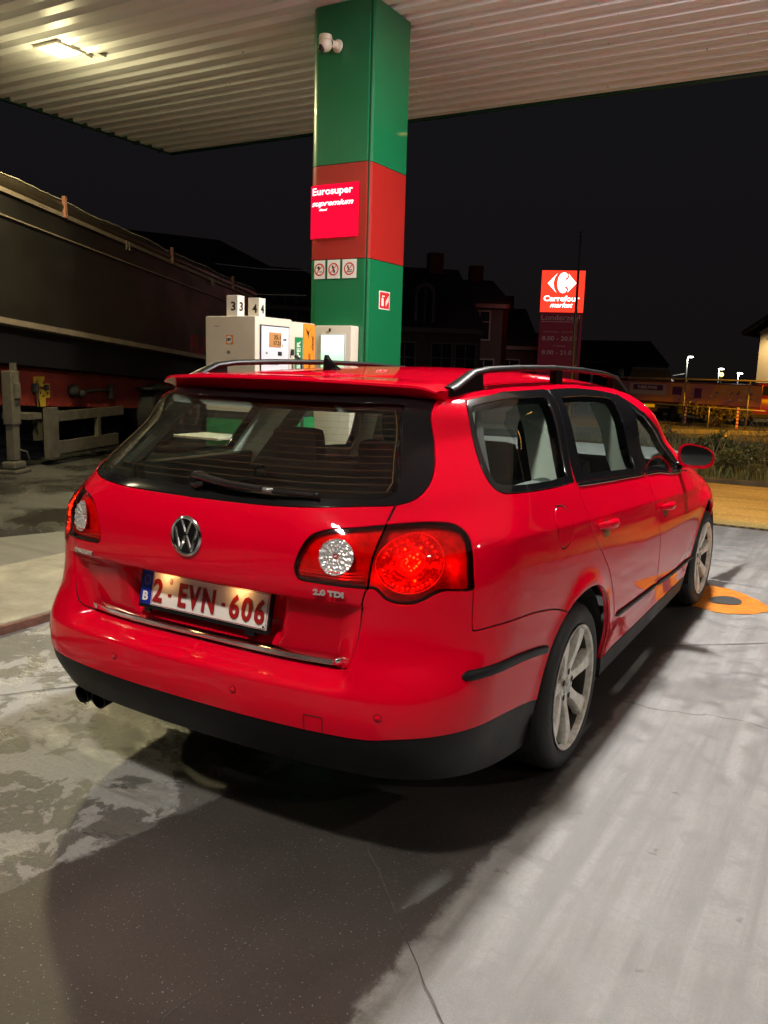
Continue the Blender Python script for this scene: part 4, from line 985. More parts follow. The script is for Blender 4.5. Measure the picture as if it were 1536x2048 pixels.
vo = n.new('ShaderNodeTexVoronoi'); vo.inputs['Scale'].default_value = 170; l.new(tc, vo.inputs['Vector'])
sp = g.m('ADD', g.mr(vo.outputs['Distance'], .05, .36, 1.5, .16), g.m('MULTIPLY', g.mr(g.noise(tc, 34, 4, .6), .48, .68), 1.3))
p_.inputs['Emission Color'].default_value = (1, .012, .008, 1); l.new(g.m('MULTIPLY', sp, 1.0), p_.inputs['Emission Strength'])
silver, n, l = new_mat('silver_reflector'); g = NG(n, l); tc = n.new('ShaderNodeTexCoord').outputs['Object']
vo = n.new('ShaderNodeTexVoronoi'); vo.inputs['Scale'].default_value = 130; l.new(tc, vo.inputs['Vector']); bp = n.new('ShaderNodeBump'); bp.inputs['Strength'].default_value = .8; bp.inputs['Distance'].default_value = .004
l.new(vo.outputs['Distance'], bp.inputs['Height']); l.new(bp.outputs[0], P(n).inputs['Normal']); P(n).inputs['Base Color'].default_value = (.9, .9, .9, 1); P(n).inputs['Metallic'].default_value = .6; P(n).inputs['Roughness'].default_value = .25
glow = emis('filament_glow', (1, .22, .02), 9); glow_r = emis('red_glow', (1, .05, .02), 6)
for sd in (1, -1):
    tlt = panel('outer_lens', 'tail_light', lens_red, sd, gap=.0010, rim=.006, off=.0015)
    panel('outer_lens', 'lamp_housing', house, sd, tlt, gap=.002, rim=-.024, off=-.028)
    lamp_bowl('lit_reflector', .672, .943, .075, .080, sd, lit, tlt, .008, .020, 22, 72, .0012, 36)
    ringp = [(.672+.077*math.cos(a), .943+.082*math.sin(a)) for a in np.linspace(0, 2*math.pi, 61)]
    pp = surf(np.array([q[0] for q in ringp]), np.array([q[1] for q in ringp])); nn = Fn(pp); pp = (pp-nn*.006)*[sd, 1, 1]
    MB().tube(list(pp), .0014, 6, cap=False).build('reflector_ring', mat('ring_red', (.9, .12, .1), .2, .8, emit=(1, .1, .06), es=.5) if sd == 1 else bpy.data.materials['ring_red'], tlt, smooth=True)
    ringp = [(.676+.028*math.cos(a), .948+.032*math.sin(a)) for a in np.linspace(0, 2*math.pi, 41)]
    pp = surf(np.array([q[0] for q in ringp]), np.array([q[1] for q in ringp])); nn = Fn(pp); pp = (pp-nn*.007)*[sd, 1, 1]
    MB().tube(list(pp), .0010, 6, cap=False).build('inner_ring', bpy.data.materials['ring_red'], tlt, smooth=True)
    D1 = [(.676+.020*math.cos(a)*random.uniform(.5, 1.1), .950+.024*math.sin(a)*random.uniform(.4, 1.1)) for a in np.linspace(0, 6.0, 13)]+[(.655, .985), (.690, .988), (.684, .897)]
    dots('lamp_filament', D1, sd, glow, tlt, .0030)
    for (s9, z9, e9) in ((.672, .943, .22), (.60, .90, .05), (.785, .93, .05)):
        pq = surf(np.array([s9]), np.array([z9])); pq = ((pq-Fn(pq)*.004)*[sd, 1, 1])[0]; ld = bpy.data.lights.new('lamp_light', 'POINT'); ld.energy = e9; ld.color = (1, .04, .02); ld.shadow_soft_size = .004; lo = bpy.data.objects.new('lamp_light', ld); col.objects.link(lo); lo.location = pq; lo.parent = tlt
    D2 = [(.672+.062*math.cos(a), .943+.067*math.sin(a)) for a in list(np.linspace(R(105), R(165), 6))+list(np.linspace(R(15), R(60), 4))+list(np.linspace(R(235), R(320), 9))+[R(195), R(205)]]
    dots('lamp_diodes', D2, sd, glow_r, tlt, .0022)
    inl = panel('inner_lens', 'inner_tail_light', lens_red, sd, gap=.0010, rim=.006, off=.0015)
    panel(['inner_lens', 'clear_lens'], 'lamp_housing', house_i, sd, inl, gap=.002, rim=-.016, off=-.019)
    panel('clear_lens', 'reversing_lens', lens_clear, sd, inl, gap=0, rim=0, off=.0012)
    lamp_bowl('reversing_reflector', .507, .956, .043, .0515, sd, silver, inl, .004, .012, 16, 56, .0012, 14)
    st_ = MB(); 
    for z_ in (.895, .9035, .912):
        sa = np.linspace(.405, .572, 18); pa = surf(sa, np.full(18, z_)); na = Fn(pa); pa = (pa-na*.008)*[sd, 1, 1]; st_.tube(list(pa), .0022, 5)
    st_.build('reflector_strip', bpy.data.materials['strip_red'] if 'strip_red' in bpy.data.materials else mat('strip_red', (.7, .01, .01), .25, .3), inl)

# ---- helpers on the surface
def sp_(s, z, off=0.0, side=1):
    p = surf(np.array([float(s)]), np.array([float(z)])); nn = Fn(p); return (p[0]+nn[0]*off)*[side, 1, 1], nn[0]*[side, 1, 1]
def sps(lst, side=1):
    A = np.array(lst, float); p = surf(A[:, 0], A[:, 1]); nn = Fn(p); return list((p+nn*A[:, 2:3])*[side, 1, 1])
def strip(pts, w_, th, side, name, mt, parent, seg=24, one=False):
    """a raised moulding following the surface: pts (s,z) polyline, w_ width in z, th thickness"""
    c = crom(pts, max(1, seg//(len(pts)-1)), False); mb = MB(); V = []; n_ = len(c)
    prof = [(-.5, 0), (-.46, .7), (-.3, 1), (.3, 1), (.46, .7), (.5, 0)]
    for i, (s, z) in enumerate(c):
        e = min(1.0, ((n_-1-i) if one else min(i, n_-1-i))/2+.35)
        for a, b in prof:
            V.append((s, z+a*w_*e, b*th*e-.001))
    V = sps(V, side); m_ = len(prof); Fq = []
    for i in range(n_-1):
        for j in range(m_-1): Fq.append((i*m_+j, (i+1)*m_+j, (i+1)*m_+j+1, i*m_+j+1))
    Fq += [tuple(range(m_)), tuple((n_-1)*m_+j for j in range(m_))]
    mb.add(V, Fq); return mb.build(name, mt, parent, angle=50)
for k, sd in enumerate((1, -1)):
    dr, df = DOORS[k]
    strip([(2.310, .466), (2.7, .449), (3.088, .433)], .026, .010, sd, 'side_moulding', blk, dr)
    strip([(3.105, .432), (3.6, .412), (4.055, .393)], .026, .010, sd, 'side_moulding', blk, df)
    strip([(.805, .622), (.927, .613), (1.1, .594), (1.319, .566)], .030, .011, sd, 'bumper_moulding', blk, car)
    strip([(1.872, 1.064), (2.3, 1.038), (2.94, 1.004)], .014, .006, sd, 'waist_moulding', gblk, dr)
    strip([(2.96, 1.003), (3.5, .972), (4.0, .938)], .014, .006, sd, 'waist_moulding', gblk, df)
    # handles: recess as a red disc darkened like shade + grip bar + lock cap
    for (s0, z0, door) in ((2.085, .893, dr), (3.175, .825, df)):
        L = .100; mb = MB(); V = []; nn_ = 15
        for i in range(nn_):
            t = i/(nn_-1); u = (t-.5)*2; h = .0185*(1-abs(u)**4*.45); lift = .036*(1-abs(u)**3.2)+.003
            for a in range(10):
                an = 2*math.pi*a/10; s = s0+u*L; z = z0-.012*u*.4+h*math.cos(an)
                V.append((s, z, lift+.010*math.sin(an)-.004))
        V = sps(V, sd); Fq = [(i*10+a, i*10+(a+1) % 10, (i+1)*10+(a+1) % 10, (i+1)*10+a) for i in range(nn_-1) for a in range(10)]+[tuple(range(10)), tuple((nn_-1)*10+a for a in range(10))]
        mb.add(V, Fq); mb.build('door_handle', red, door, smooth=True)
        V = []; Fq = []
        for r_ in range(7):
            for a in range(28):
                an = 2*math.pi*a/28; rr = r_/6; s = s0+.058*rr*math.cos(an); z = z0-.016+.036*rr*math.sin(an); V.append((s, z, .0012+.001*(1-rr)))
        V = sps(V, sd); Fq = [(i*28+a, i*28+(a+1) % 28, (i+1)*28+(a+1) % 28, (i+1)*28+a) for i in range(6) for a in range(28)]
        MB().add(V, Fq).build('handle_recess', bpy.data.materials['recess_shade_red'] if 'recess_shade_red' in bpy.data.materials else mat('recess_shade_red', (.10, .001, .002), .5, coat=.6), door, smooth=True)
    p, nn = sp_(2.99, 1.0, 0, sd)
# chrome strip at the tailgate foot
strip([(.0, .635), (.12, .6352), (.28, .6362), (.42, .638), (.490, .640), (.512, .641)], .027, .024, 1, 'chrome_strip', chrome, car, one=True)
ob = bpy.data.objects['chrome_strip']; me = ob.data
bm = bmesh.new(); bm.from_mesh(me); g2 = bmesh.ops.duplicate(bm, geom=bm.verts[:]+bm.edges[:]+bm.faces[:]); bmesh.ops.scale(bm, vec=(-1, 1, 1), verts=[e for e in g2['geom'] if isinstance(e, bmesh.types.BMVert)]); bmesh.ops.recalc_face_normals(bm, faces=bm.faces); bm.to_mesh(me); bm.free()
# ---- roof spoiler
V = []; Fq = []; nx = 41; prof = 9
for i in range(nx):
    u = -1+2*i/(nx-1); x = .572*u; au = abs(u)
    yr = .362+.158*au**2.6; yf = .60+.05*au**2; zt = 1.4385-.016*au**2; dr_ = .030*max(0, (au-.9)/.1)**2
    zf = 1.4445-.013*au**2-dr_
    ring_ = [(yf+.04, zf-.004), (yf, zf), (yr+.12, zt+.0015-dr_*.6), (yr+.03, zt-.001-dr_*.5), (yr+.006, zt-.005-dr_*.5), (yr+.004, zt-.013-dr_*.4), (yr+.040, zt-.033), (yr+.072, zt-.050), (yr+.14, zt-.054), (yf+.04, zt-.045)]
    for y, z in ring_: V.append((x*(1+.0), y, z))
m_ = 10
for i in range(nx-1):
    for j in range(m_): Fq.append((i*m_+j, (i+1)*m_+j, (i+1)*m_+(j+1) % m_, i*m_+(j+1) % m_))
Fq += [tuple(range(m_)), tuple((nx-1)*m_+j for j in range(m_))]
spo = MB().add(V, Fq).build('roof_spoiler', red, car, angle=24)
# ---- roof rails
for sd in (1, -1):
    ys = [.62, .66, .72, .80, .92, 1.2, 1.6, 2.0, 2.35, 2.6, 2.72, 2.78, 2.82]; mb = MB(); pts = []; rr = []
    for y in ys:
        x = .572-.012*((y-1.6)/1.1)**2; zr = float(Zr(y))-.055*(x/.6)**2.4
        lift = .054*float(sst(.60, .86, y))*float(1-sst(2.55, 2.84, y))+.004
        pts.append((sd*x, y, zr+lift)); rr.append((.019+.006*float(1-sst(.62, .9, y)), .012))
    mb.tube(pts, rr, 12)
    for (ya, yb_) in ((.61, .86), (1.60, 1.68), (2.50, 2.83)):
        n_ = 10; A = []
        for i in range(n_+1):
            y = ya+(yb_-ya)*i/n_; x = .572-.012*((y-1.6)/1.1)**2; zr = float(Zr(y))-.055*(x/.6)**2.4; lift = .054*float(sst(.60, .86, y))*float(1-sst(2.55, 2.84, y))+.004
            wd = .016
            A += [(sd*x-wd, y, zr-.012), (sd*x+wd, y, zr-.014), (sd*x+wd*.8, y, zr+lift), (sd*x-wd*.8, y, zr+lift)]
        Fq = [(4*i+j, 4*i+(j+1) % 4, 4*i+4+(j+1) % 4, 4*i+4+j) for i in range(n_) for j in range(4)]+[(0, 1, 2, 3), tuple(4*n_+j for j in range(4))]
        mb.add(A, Fq)
    mb.build('roof_rail', mat('rail_black', (.006, .006, .006), .42, spec=.12) if sd == 1 else bpy.data.materials['rail_black'], car, angle=40)
# antenna fin
ya = .775; za = float(Zr(ya)); A = []
for i in range(9):
    t = i/8; z = za+.058*t; y0 = ya-.03+.006*t; y1 = ya+.105*(1-t)**1.6+.0; wd = .017*(1-t)**.7+.004
    for k in range(10):
        an = 2*math.pi*k/10; yc_, ry = (y0+y1)/2, (y1-y0)/2; A.append((wd*math.cos(an), yc_+ry*math.sin(an), z-.004))
fin = MB(); fin.add(A, [(i*10+k, i*10+(k+1) % 10, (i+1)*10+(k+1) % 10, (i+1)*10+k) for i in range(8) for k in range(10)]+[tuple(80+k for k in range(10))])
fin.lathe([(0, 0), (0, .026), (-.006, .03), (-.012, .032)], 20, (0, ya+.02, za+.008), (0, 0, 1)); fin.build('antenna', gblk, car, angle=50)
# ---- rear wiper
wp = MB()
def srf(s, z, off): 
    sg = -1 if s < 0 else 1; p, nn = sp_(abs(s), z, off, 1); p = p*[sg, 1, 1]; return p
wp.lathe([(0, .030), (.014, .030), (.030, .022), (.034, .016), (.036, 0)], 24, srf(0.0, 1.118, 0), (0, -.9, .35))
wp.tube([srf(.0, 1.118, .030), srf(.06, 1.112, .032), srf(.15, 1.106, .028), srf(.26, 1.104, .022)], [(.015, .010), (.016, .010), (.013, .009), (.009, .007)], 10)
wp.tube([srf(.26, 1.104, .022), srf(.30, 1.1035, .019), srf(.405, 1.1045, .012)], [(.007, .006), (.006, .006), (.006, .006)], 8)
wp.tube([srf(.12, 1.1235, .004), srf(.26, 1.1165, .004), srf(.41, 1.110, .004)], .0035, 6); wp.sphere(srf(.413, 1.1045, .013), .008, 10, 6)
wpo = wp.build('rear_wiper', gblk, car, angle=50)
MB().tube([srf(.258, 1.104, .024), srf(.286, 1.1036, .021)], .0085, 10).build('wiper_clip', mat('grey_metal', (.30, .30, .31), .35, .8), wpo, smooth=True)
# heater wires on the glass
hw = MB()
for k in range(13):
    z = 1.125+.0185*k; se = float(np.interp(z, [1.12, 1.15, 1.19, 1.235, 1.31, 1.352], [.57, .575, .558, .535, .505, .48]))
    ss = np.linspace(0, se, 14); pp = surf(ss, np.full(14, z)); nn = Fn(pp); pp = pp-nn*.0035
    L = [tuple(q*[-1, 1, 1]) for q in pp[::-1]]+[tuple(q) for q in pp[1:]]; hw.tube(L, .0004, 4, cap=False)
for sd in (1, -1): 
    zz_ = np.linspace(1.125, 1.347, 10); se = np.interp(zz_, [1.12, 1.15, 1.19, 1.235, 1.31, 1.352], [.57, .575, .558, .535, .505, .48]); pp = surf(se, zz_); nn = Fn(pp); pp = (pp-nn*.0035)*[sd, 1, 1]; hw.tube(list(pp), .0011, 4, cap=False)
hw.build('heater_wires', mat('heater_copper', (.26, .13, .04), .45, .3), rwin)

# ---- number plate
pc = np.array([0, .098, .747]); tilt = .20; up = np.array([0, math.sin(tilt), math.cos(tilt)]); rt = np.array([1.0, 0, 0]); nr = np.cross(rt, up)
def plate_box(mb, x0, x1, z0, z1, d0, d1, mi=0):
    v = [pc+rt*x+up*z+nr*d for d in (d0, d1) for x, z in ((x0, z0), (x1, z0), (x1, z1), (x0, z1))]; mb.add(v, [(3, 2, 1, 0), (4, 5, 6, 7), (0, 1, 5, 4), (1, 2, 6, 5), (2, 3, 7, 6), (3, 0, 4, 7)], mi)
mb = MB(); plate_box(mb, -.268, .268, -.068, .060, -.012, .0); plate_box(mb, -.235, -.215, -.078, -.066, -.012, .002); plate_box(mb, .18, .215, -.080, -.066, -.012, .002)
holder = mb.build('plate_holder', blk, car)
pl = MB(); plate_box(pl, -.26, .26, -.055, .055, .0005, .004); plo = pl.build('number_plate', mat('plate_white', (.78, .76, .74), .28, coat=.3), car)
rub_red = mat('plate_red', (.30, .010, .012), .4)
q = MB(); plate_box(q, -.2595, -.213, -.0545, .0545, .004, .0046); q.build('plate_band', mat('plate_blue', (.010, .025, .32), .35), plo)
q = MB(); pt = lambda x, z, d=.0042: pc+rt*x+up*z+nr*d
put_text(q, '2', pt(-.184, -.004), rt, up, .076, .040, bold=.03); put_text(q, 'EVN', pt(-.020, -.004), rt, up, .076, .150, bold=.03, spacing=1.25); put_text(q, '606', pt(.182, -.004), rt, up, .076, .136, bold=.03, spacing=1.2)
plate_box(q, -.140, -.126, -.018, -.008, .0042, .006); plate_box(q, .082, .096, -.010, .0, .0042, .006)
for a, b, c_, d_ in ((-.211, .2575, .0515, .0535), (-.211, .2575, -.0535, -.0515), (.2555, .2575, -.0515, .0515), (-.2105, -.2085, -.0515, .0515)): plate_box(q, a, b, c_, d_, .0042, .0048)
sg = []
for k in range(14): a = 2*math.pi*k/14; sg.append((math.cos(a), math.sin(a)))
v = []; 
for a, b in sg: v += [pt(-.133+.0065*a, .032+.010*b, .0052), pt(-.133+.0048*a, .032+.008*b, .0052)]
q.add(v, [(2*k, 2*k+1, 2*((k+1) % 14)+1, 2*((k+1) % 14)) for k in range(14)]); v = [pt(-.135, .026, .0052), pt(-.131, .038, .0052), pt(-.129, .037, .0052), pt(-.133, .025, .0052)]; q.add(v, [(0, 1, 2, 3)])
q.build('plate_lettering', rub_red, plo)
q = MB(); put_text(q, 'B', pt(-.236, -.028, .0046), rt, up, .030, .022, bold=.03); q.build('country_letter', mat('plate_letter_white', (.8, .8, .8), .4), plo)
q = MB()
for k in range(12):
    a = 2*math.pi*k/12; c_ = pt(-.236+.0125*math.cos(a), .024+.0145*math.sin(a), .005); v = [c_+rt*.0022*math.cos(t)*(1 if j % 2 == 0 else .45)+up*.0022*math.sin(t)*(1 if j % 2 == 0 else .45) for j, t in enumerate(np.linspace(0, 2*math.pi, 11)[:-1])]; q.add(v, [tuple(range(10))])
q.build('star_ring', mat('star_yellow', (.7, .5, .03), .4), plo)
q = MB()
for x in (-.249, .249): q.lathe([(0, .0035), (.002, .0035), (.0025, 0)], 10, pt(x, -.046, .0045), nr)
q.build('plate_screw', blk, plo)
for sx_ in (-.15, .15):
    t = MB().boxmm((sx_-.03, .076, .8125), (sx_+.03, .092, .817)).build('plate_lamp', emis('plate_lamp_glass', (1, .62, .22), .8) if sx_ < 0 else bpy.data.materials['plate_lamp_glass'], car)
    area_light('plate_light', (sx_, .074, .811), .07, (1, .50, .16), .03, t, rot=(R(62), 0, 0))
# ---- emblem
ec, en = sp_(0, .957, 0); en = np.array([0, en[1], en[2]]); en /= np.linalg.norm(en); er = np.array([1.0, 0, 0]); eu = np.cross(en, er); 
em = MB(); em.lathe([(-.002, .062), (.004, .062), (.0075, .059), (.009, .0555), (.0075, .052), (.003, .0505)], 56, ec, en); E_ = lambda x, z, d=.004: ec+er*x+eu*z+en*d
emb = em.build('emblem', chrome, car, angle=40)
MB().lathe([(.003, .0515), (.0032, .0)], 40, ec, en).build('emblem_disc', gblk, emb, smooth=True)
q = MB()
def bar(a, b, w_):
    a = np.array(a); b = np.array(b); d = (b-a)/np.linalg.norm(b-a); n_ = np.array([-d[1], d[0]])*w_/2
    c4 = [a+n_, a-n_, b-n_, b+n_]; c5 = [a+n_*.5, a-n_*.5, b-n_*.5, b+n_*.5]
    v = [E_(*c, .003) for c in c4]+[E_(*c, .008) for c in c5]; q.add(v, [(4, 5, 6, 7), (0, 1, 5, 4), (1, 2, 6, 5), (2, 3, 7, 6), (3, 0, 4, 7)])
for sgn in (1, -1):
    bar((sgn*.0185, .047), (sgn*.0015, .008), .0095)                              # upper letter
    bar((sgn*.0440, .024), (sgn*.0225, -.043), .0095); bar((sgn*.0225, -.043), (sgn*.0020, .001), .0095)   # lower letter
q.build('emblem_letters', chrome, emb, angle=20)
# ---- badges
def badge(name, txt, s0, z0, h, wdt, side):
    p, nn = sp_(s0, z0, 0, side); p1, _ = sp_(s0+.03, z0, 0, side); p0, _ = sp_(s0-.03, z0, 0, side); rt_ = (p1-p0)*side; rt_ /= np.linalg.norm(rt_); up_ = np.cross(nn, rt_); q = MB()
    put_text(q, txt, p, rt_, up_, h, wdt, bold=.05, depth=.004, lift=.001); return q.build(name, bpy.data.materials.get('badge_chrome') or mat('badge_chrome', (.85, .85, .85), .3, .8), car)
badge('model_badge', 'PASSAT', .484, .8395, .0155, .098, -1); badge('engine_badge', '2.0 TDI', .498, .8535, .0175, .092, 1)
# ---- parking sensors, tow cover
for s_, sd in ((.301, -1), (.201, 1), (.627, 1), (.70, -1)):
    p, nn = sp_(s_, .524, 0, sd); q = MB(); q.lathe([(-.002, .0115), (.0012, .0115), (.0012, .0095), (.0004, .0092)], 28, p, nn); q.build('sensor_ring', bpy.data.materials.get('ring_dark') or mat('ring_dark', (.05, .001, .002), .5), car)
    MB().lathe([(.0004, .0095), (.0022, .0085), (.0026, 0)], 28, p, nn).build('parking_sensor', red, car, smooth=True)
q = MB(); tp = [(.445, .454), (.445, .494), (.450, .499), (.497, .499), (.502, .494), (.502, .454)]
pts = sps([(s, z, .0006) for s, z in crom(tp, 4, False)]); q.tube(pts, .0013, 5, cap=False); q.build('tow_cover_seam', dark, car)
# ---- exhaust pipes (left side)
for k in range(2):
    q = MB(); x_ = -.60+.085*k; q.lathe([(0, .030), (0, .034), (-.16, .034), (-.16, .0)], 24, (x_, .12, .285), (0, -1, -.12)); q.lathe([(0, .030), (-.10, .028), (-.10, 0)], 24, (x_, .12, .285), (0, -1, -.12)); q.build('exhaust_pipe', mat('exhaust_black', (.02, .02, .02), .35, .8) if k == 0 else bpy.data.materials['exhaust_black'], car, angle=40)
# ---- wheel arch liners
for wy in (WY, FY):
    for sd in (1, -1):
        q = MB(); A = []
        for k in range(25):
            a = math.pi*(-.08)+math.pi*1.16*k/24; c_, s_ = math.cos(a), math.sin(a)
            for x in (.872, .865, .60): A.append((sd*x, wy+(.412 if x > .8 else .40)*c_, .315+(.378 if x > .8 else .37)*s_))
        q.add(A, [(3*i+j, 3*i+3+j, 3*i+4+j, 3*i+1+j) for i in range(24) for j in range(2)]+[tuple(3*i+2 for i in range(25))]); q.build('arch_liner', dark, car)
# ---- wheels
tyre_m = mat('tyre_rubber', (.016, .016, .017), .62, var=.3, vs=12, bump=.1, bs=120); rim_m, n, l = new_mat('alloy'); g = NG(n, l); tc = n.new('ShaderNodeTexCoord').outputs['Object']
l.new(g.mixc(g.mr(g.m('ADD', g.noise(tc, 9, 7, .7), g.m('MULTIPLY', g.noise(tc, 60, 4, .7), .3)), .50, .90), (.90, .89, .83), (.42, .38, .30)), P(n).inputs['Base Color']); P(n).inputs['Metallic'].default_value = .15; P(n).inputs['Roughness'].default_value = .38; P(n).inputs['Coat Weight'].default_value = .25
def wheel(x, y, sd, yaw=0.0):
    prof = [(-.085, .225), (-.105, .240), (-.114, .268), (-.108, .292), (-.092, .309), (-.07, .3155), (.07, .3155), (.092, .309), (.108, .292), (.114, .268), (.108, .246), (.102, .236), (.090, .228)]
    w_ = MB().lathe(prof, 72, (0, 0, 0), (1, 0, 0)).build('wheel', tyre_m, car, angle=35)
    w_.location = (x, y, .316); w_.rotation_euler = (0, 0, yaw+(0 if sd == 1 else math.pi))
    q = MB()
    for xg in (-.05, -.018, .018, .05): q.lathe([(xg-.004, .3158), (xg+.004, .3158)], 72, (0, 0, 0), (1, 0, 0))
    q.build('tread_groove', dark, w_)
    q = MB(); q.lathe([(.099, .2265), (.106, .234), (.111, .236), (.113, .232), (.109, .2265), (.098, .2225), (.088, .2200)], 72, (0, 0, 0), (1, 0, 0)); MB().lathe([(.088, .2200), (.03, .212), (-.09, .208), (-.09, .225)], 72, (0, 0, 0), (1, 0, 0)).build('rim_barrel', bpy.data.materials.get('barrel_dust_shade') or mat('barrel_dust_shade', (.05, .045, .035), .6, .3), w_, smooth=True)  # barrel colour holds brake dust and the shade behind the spokes
    q.build('rim', rim_m, w_, angle=30)
    # spokes
    q = MB()
    for k in range(7):
        a = 2*math.pi*(k+.25)/7; ca, sa = math.cos(a), math.sin(a); tt = lambda r, t, h: (h, r*ca-t*sa, r*sa+t*ca)
        st = [(.048, .030, .078, .050), (.075, .0235, .083, .048), (.11, .0225, .090, .050), (.15, .0265, .097, .058), (.19, .034, .101, .066), (.2215, .044, .100, .072)]
        V = []
        for r, hw_, xf, xb in st: V += [tt(r, -hw_, xb), tt(r, -hw_, xf-.012), tt(r, -hw_*.80, xf-.002), tt(r, -hw_*.35, xf), tt(r, hw_*.35, xf), tt(r, hw_*.80, xf-.002), tt(r, hw_, xf-.012), tt(r, hw_, xb)]
        q.add(V, [(8*i+j, 8*i+(j+1) % 8, 8*i+8+(j+1) % 8, 8*i+8+j) for i in range(5) for j in range(8)])
    q.lathe([(.040, .070), (.074, .070), (.0815, .063), (.082, .050), (.080, .0335), (.086, .032), (.0875, .028), (.088, 0)], 48, (0, 0, 0), (1, 0, 0))
    q.build('spokes', rim_m, w_, angle=38)
    q = MB()
    for k in range(5):
        a = 2*math.pi*(k+.15)/5; q.lathe([(.0842, .0125), (.0840, 0)], 16, (0, .0525*math.cos(a), .0525*math.sin(a)), (1, 0, 0))
    q.build('bolt_hole', dark, w_)
    q = MB(); q.lathe([(.0885, .0245), (.0905, .0235), (.0905, .0205), (.089, .020)], 32, (0, 0, 0), (1, 0, 0))
    for sg in (1, -1):
        for (a, b) in (((sg*.007, .018), (sg*.001, .003)), ((sg*.016, .009), (sg*.009, -.016)), ((sg*.009, -.016), (sg*.001, 0))):
            a = np.array(a); b = np.array(b); d = (b-a)/np.linalg.norm(b-a); n_ = np.array([-d[1], d[0]])*.0018; q.add([(.0895, *(a+n_)), (.0895, *(a-n_)), (.0895, *(b-n_)), (.0895, *(b+n_))], [(0, 1, 2, 3)])
    q.build('hub_emblem', chrome, w_)
    q = MB(); q.lathe([(.02, .07), (.024, .145), (.012, .145), (.01, .06)], 48, (0, 0, 0), (1, 0, 0), close=True); q.lathe([(-.02, .21), (-.02, .0)], 32, (0, 0, 0), (1, 0, 0)); q.boxmm((.0, -.09, .07), (.05, .09, .15), bevel=.01)
    q.build('brake_disc', mat('brake_metal', (.06, .05, .045), .5, .6) if 'brake_metal' not in bpy.data.materials else bpy.data.materials['brake_metal'], w_, angle=40)
for x, y, sd, yw in ((.778, WY, 1, 0), (-.778, WY, -1, 0), (.775, FY, 1, R(-2)), (-.775, FY, -1, R(-2))): wheel(x, y, sd, yw)
# ---- mirrors
for sd in (1, -1):
    q = MB(); A = []; mc = np.array([sd*.915, 3.07, 1.035]); ny = 9
    for i in range(ny):
        t = i/(ny-1); k = math.sqrt(max(0, 1-(t*.98)**2.4)); y = t*.085
        for a in range(28):
            an = 2*math.pi*a/28; cx_, sz_ = math.cos(an), math.sin(an); e = .72; X_ = .098*math.copysign(abs(cx_)**e, cx_); Z_ = .066*math.copysign(abs(sz_)**e, sz_); Z_ *= (1-.16*(X_/.098)); 
            A.append((mc[0]+sd*(X_*k*(.75+.25*k)), mc[1]+y, mc[2]+Z_*k-.008*(X_/.098)))
    q.add(A, [(i*28+a, i*28+(a+1) % 28, (i+1)*28+(a+1) % 28, (i+1)*28+a) for i in range(ny-1) for a in range(28)]+[tuple((ny-1)*28+a for a in range(28))])
    base = A[:28]; ins = [(mc[0]+(p[0]-mc[0])*.85, mc[1]+.010+sd*(p[0]-mc[0])*.11, mc[2]+.004+(p[2]-mc[2])*.80) for p in base]; q.add(base+ins, [(a, (a+1) % 28, 28+(a+1) % 28, 28+a) for a in range(28)])
    mo = q.build('door_mirror', red, car, angle=50)
    q = MB(); q.add([(p[0], p[1]+.001, p[2]) for p in ins], [tuple(range(28))[::-1]]); q.build('mirror_glass', mat('mirror_glass', (.55, .58, .6), .03, 1.0) if sd == 1 else bpy.data.materials['mirror_glass'], mo)
    q = MB(); q.tube([(sd*.80, 3.12, .975), (sd*.85, 3.13, .985), (sd*.90, 3.12, 1.0)], [(.03, .025), (.022, .02), (.03, .022)], 12); q.build('mirror_foot', gblk, mo, smooth=True)
# ---- cabin
seat_m = mat('seat_fabric', (.030, .032, .034), .9, var=.2, vs=30); dash_m = mat('dash_plastic', (.05, .055, .055), .6); leath = mat('grey_fabric', (.16, .18, .17), .85)
def seat(x, y, wd, name='seat'):
    q = MB(); q.box((x, y+.25, .50), (wd, .50, .16), bevel=.05); q.box((x, y-.02, .78), (wd*.94, .13, .60), bevel=.055, rx=R(14)); o = q.build(name, seat_m, car, angle=50); return o
def headrest(x, y, z, par):
    q = MB(); q.box((x, y, z), (.25, .09, .17), bevel=.042, rx=R(8)); q.tube([(x-.05, y, z-.16), (x-.05, y, z)], .007, 6).tube([(x+.05, y, z-.16), (x+.05, y, z)], .007, 6); q.build('headrest', seat_m, par, angle=50)
for x in (.38, -.38): s_ = seat(x, 2.15, .50); headrest(x, 2.06, 1.17, s_)
s_ = seat(0, 1.30, 1.30, 'rear_bench')
for x in (.45, 0, -.45): headrest(x, 1.22, 1.12-(.03 if x == 0 else 0), s_)
q = MB(); q.boxmm((-.70, .34, .93), (.70, 1.18, .945), bevel=.005).boxmm((-.70, 1.16, .90), (.70, 1.20, .97), bevel=.01); q.build('luggage_cover', mat('cover_dark', (.018, .019, .019), .8), car)
q = MB(); q.box((0, 3.30, .895), (1.5, .70, .27), bevel=.07).box((-.36, 3.00, 1.0), (.36, .22, .08), bevel=.035); dsh = q.build('dashboard', dash_m, car, angle=50)
q = MB(); c_ = np.array([-.37, 2.78, .90]); ax_ = np.array([0, -.9, .42]); ax_ /= np.linalg.norm(ax_); b_ = np.cross(ax_, (1, 0, 0)); pts = [c_+.185*math.cos(a)*np.array([1, 0, 0])+.185*math.sin(a)*b_ for a in np.linspace(0, 2*math.pi, 33)]; q.tube(pts, .014, 8, cap=False); q.sphere(c_, (.06, .03, .06)); q.tube([c_-np.array([.18, 0, 0]), c_+np.array([.18, 0, 0])], .014, 6).tube([c_, c_-b_*.18], .014, 6); q.build('steering_wheel', seat_m, car, smooth=True)
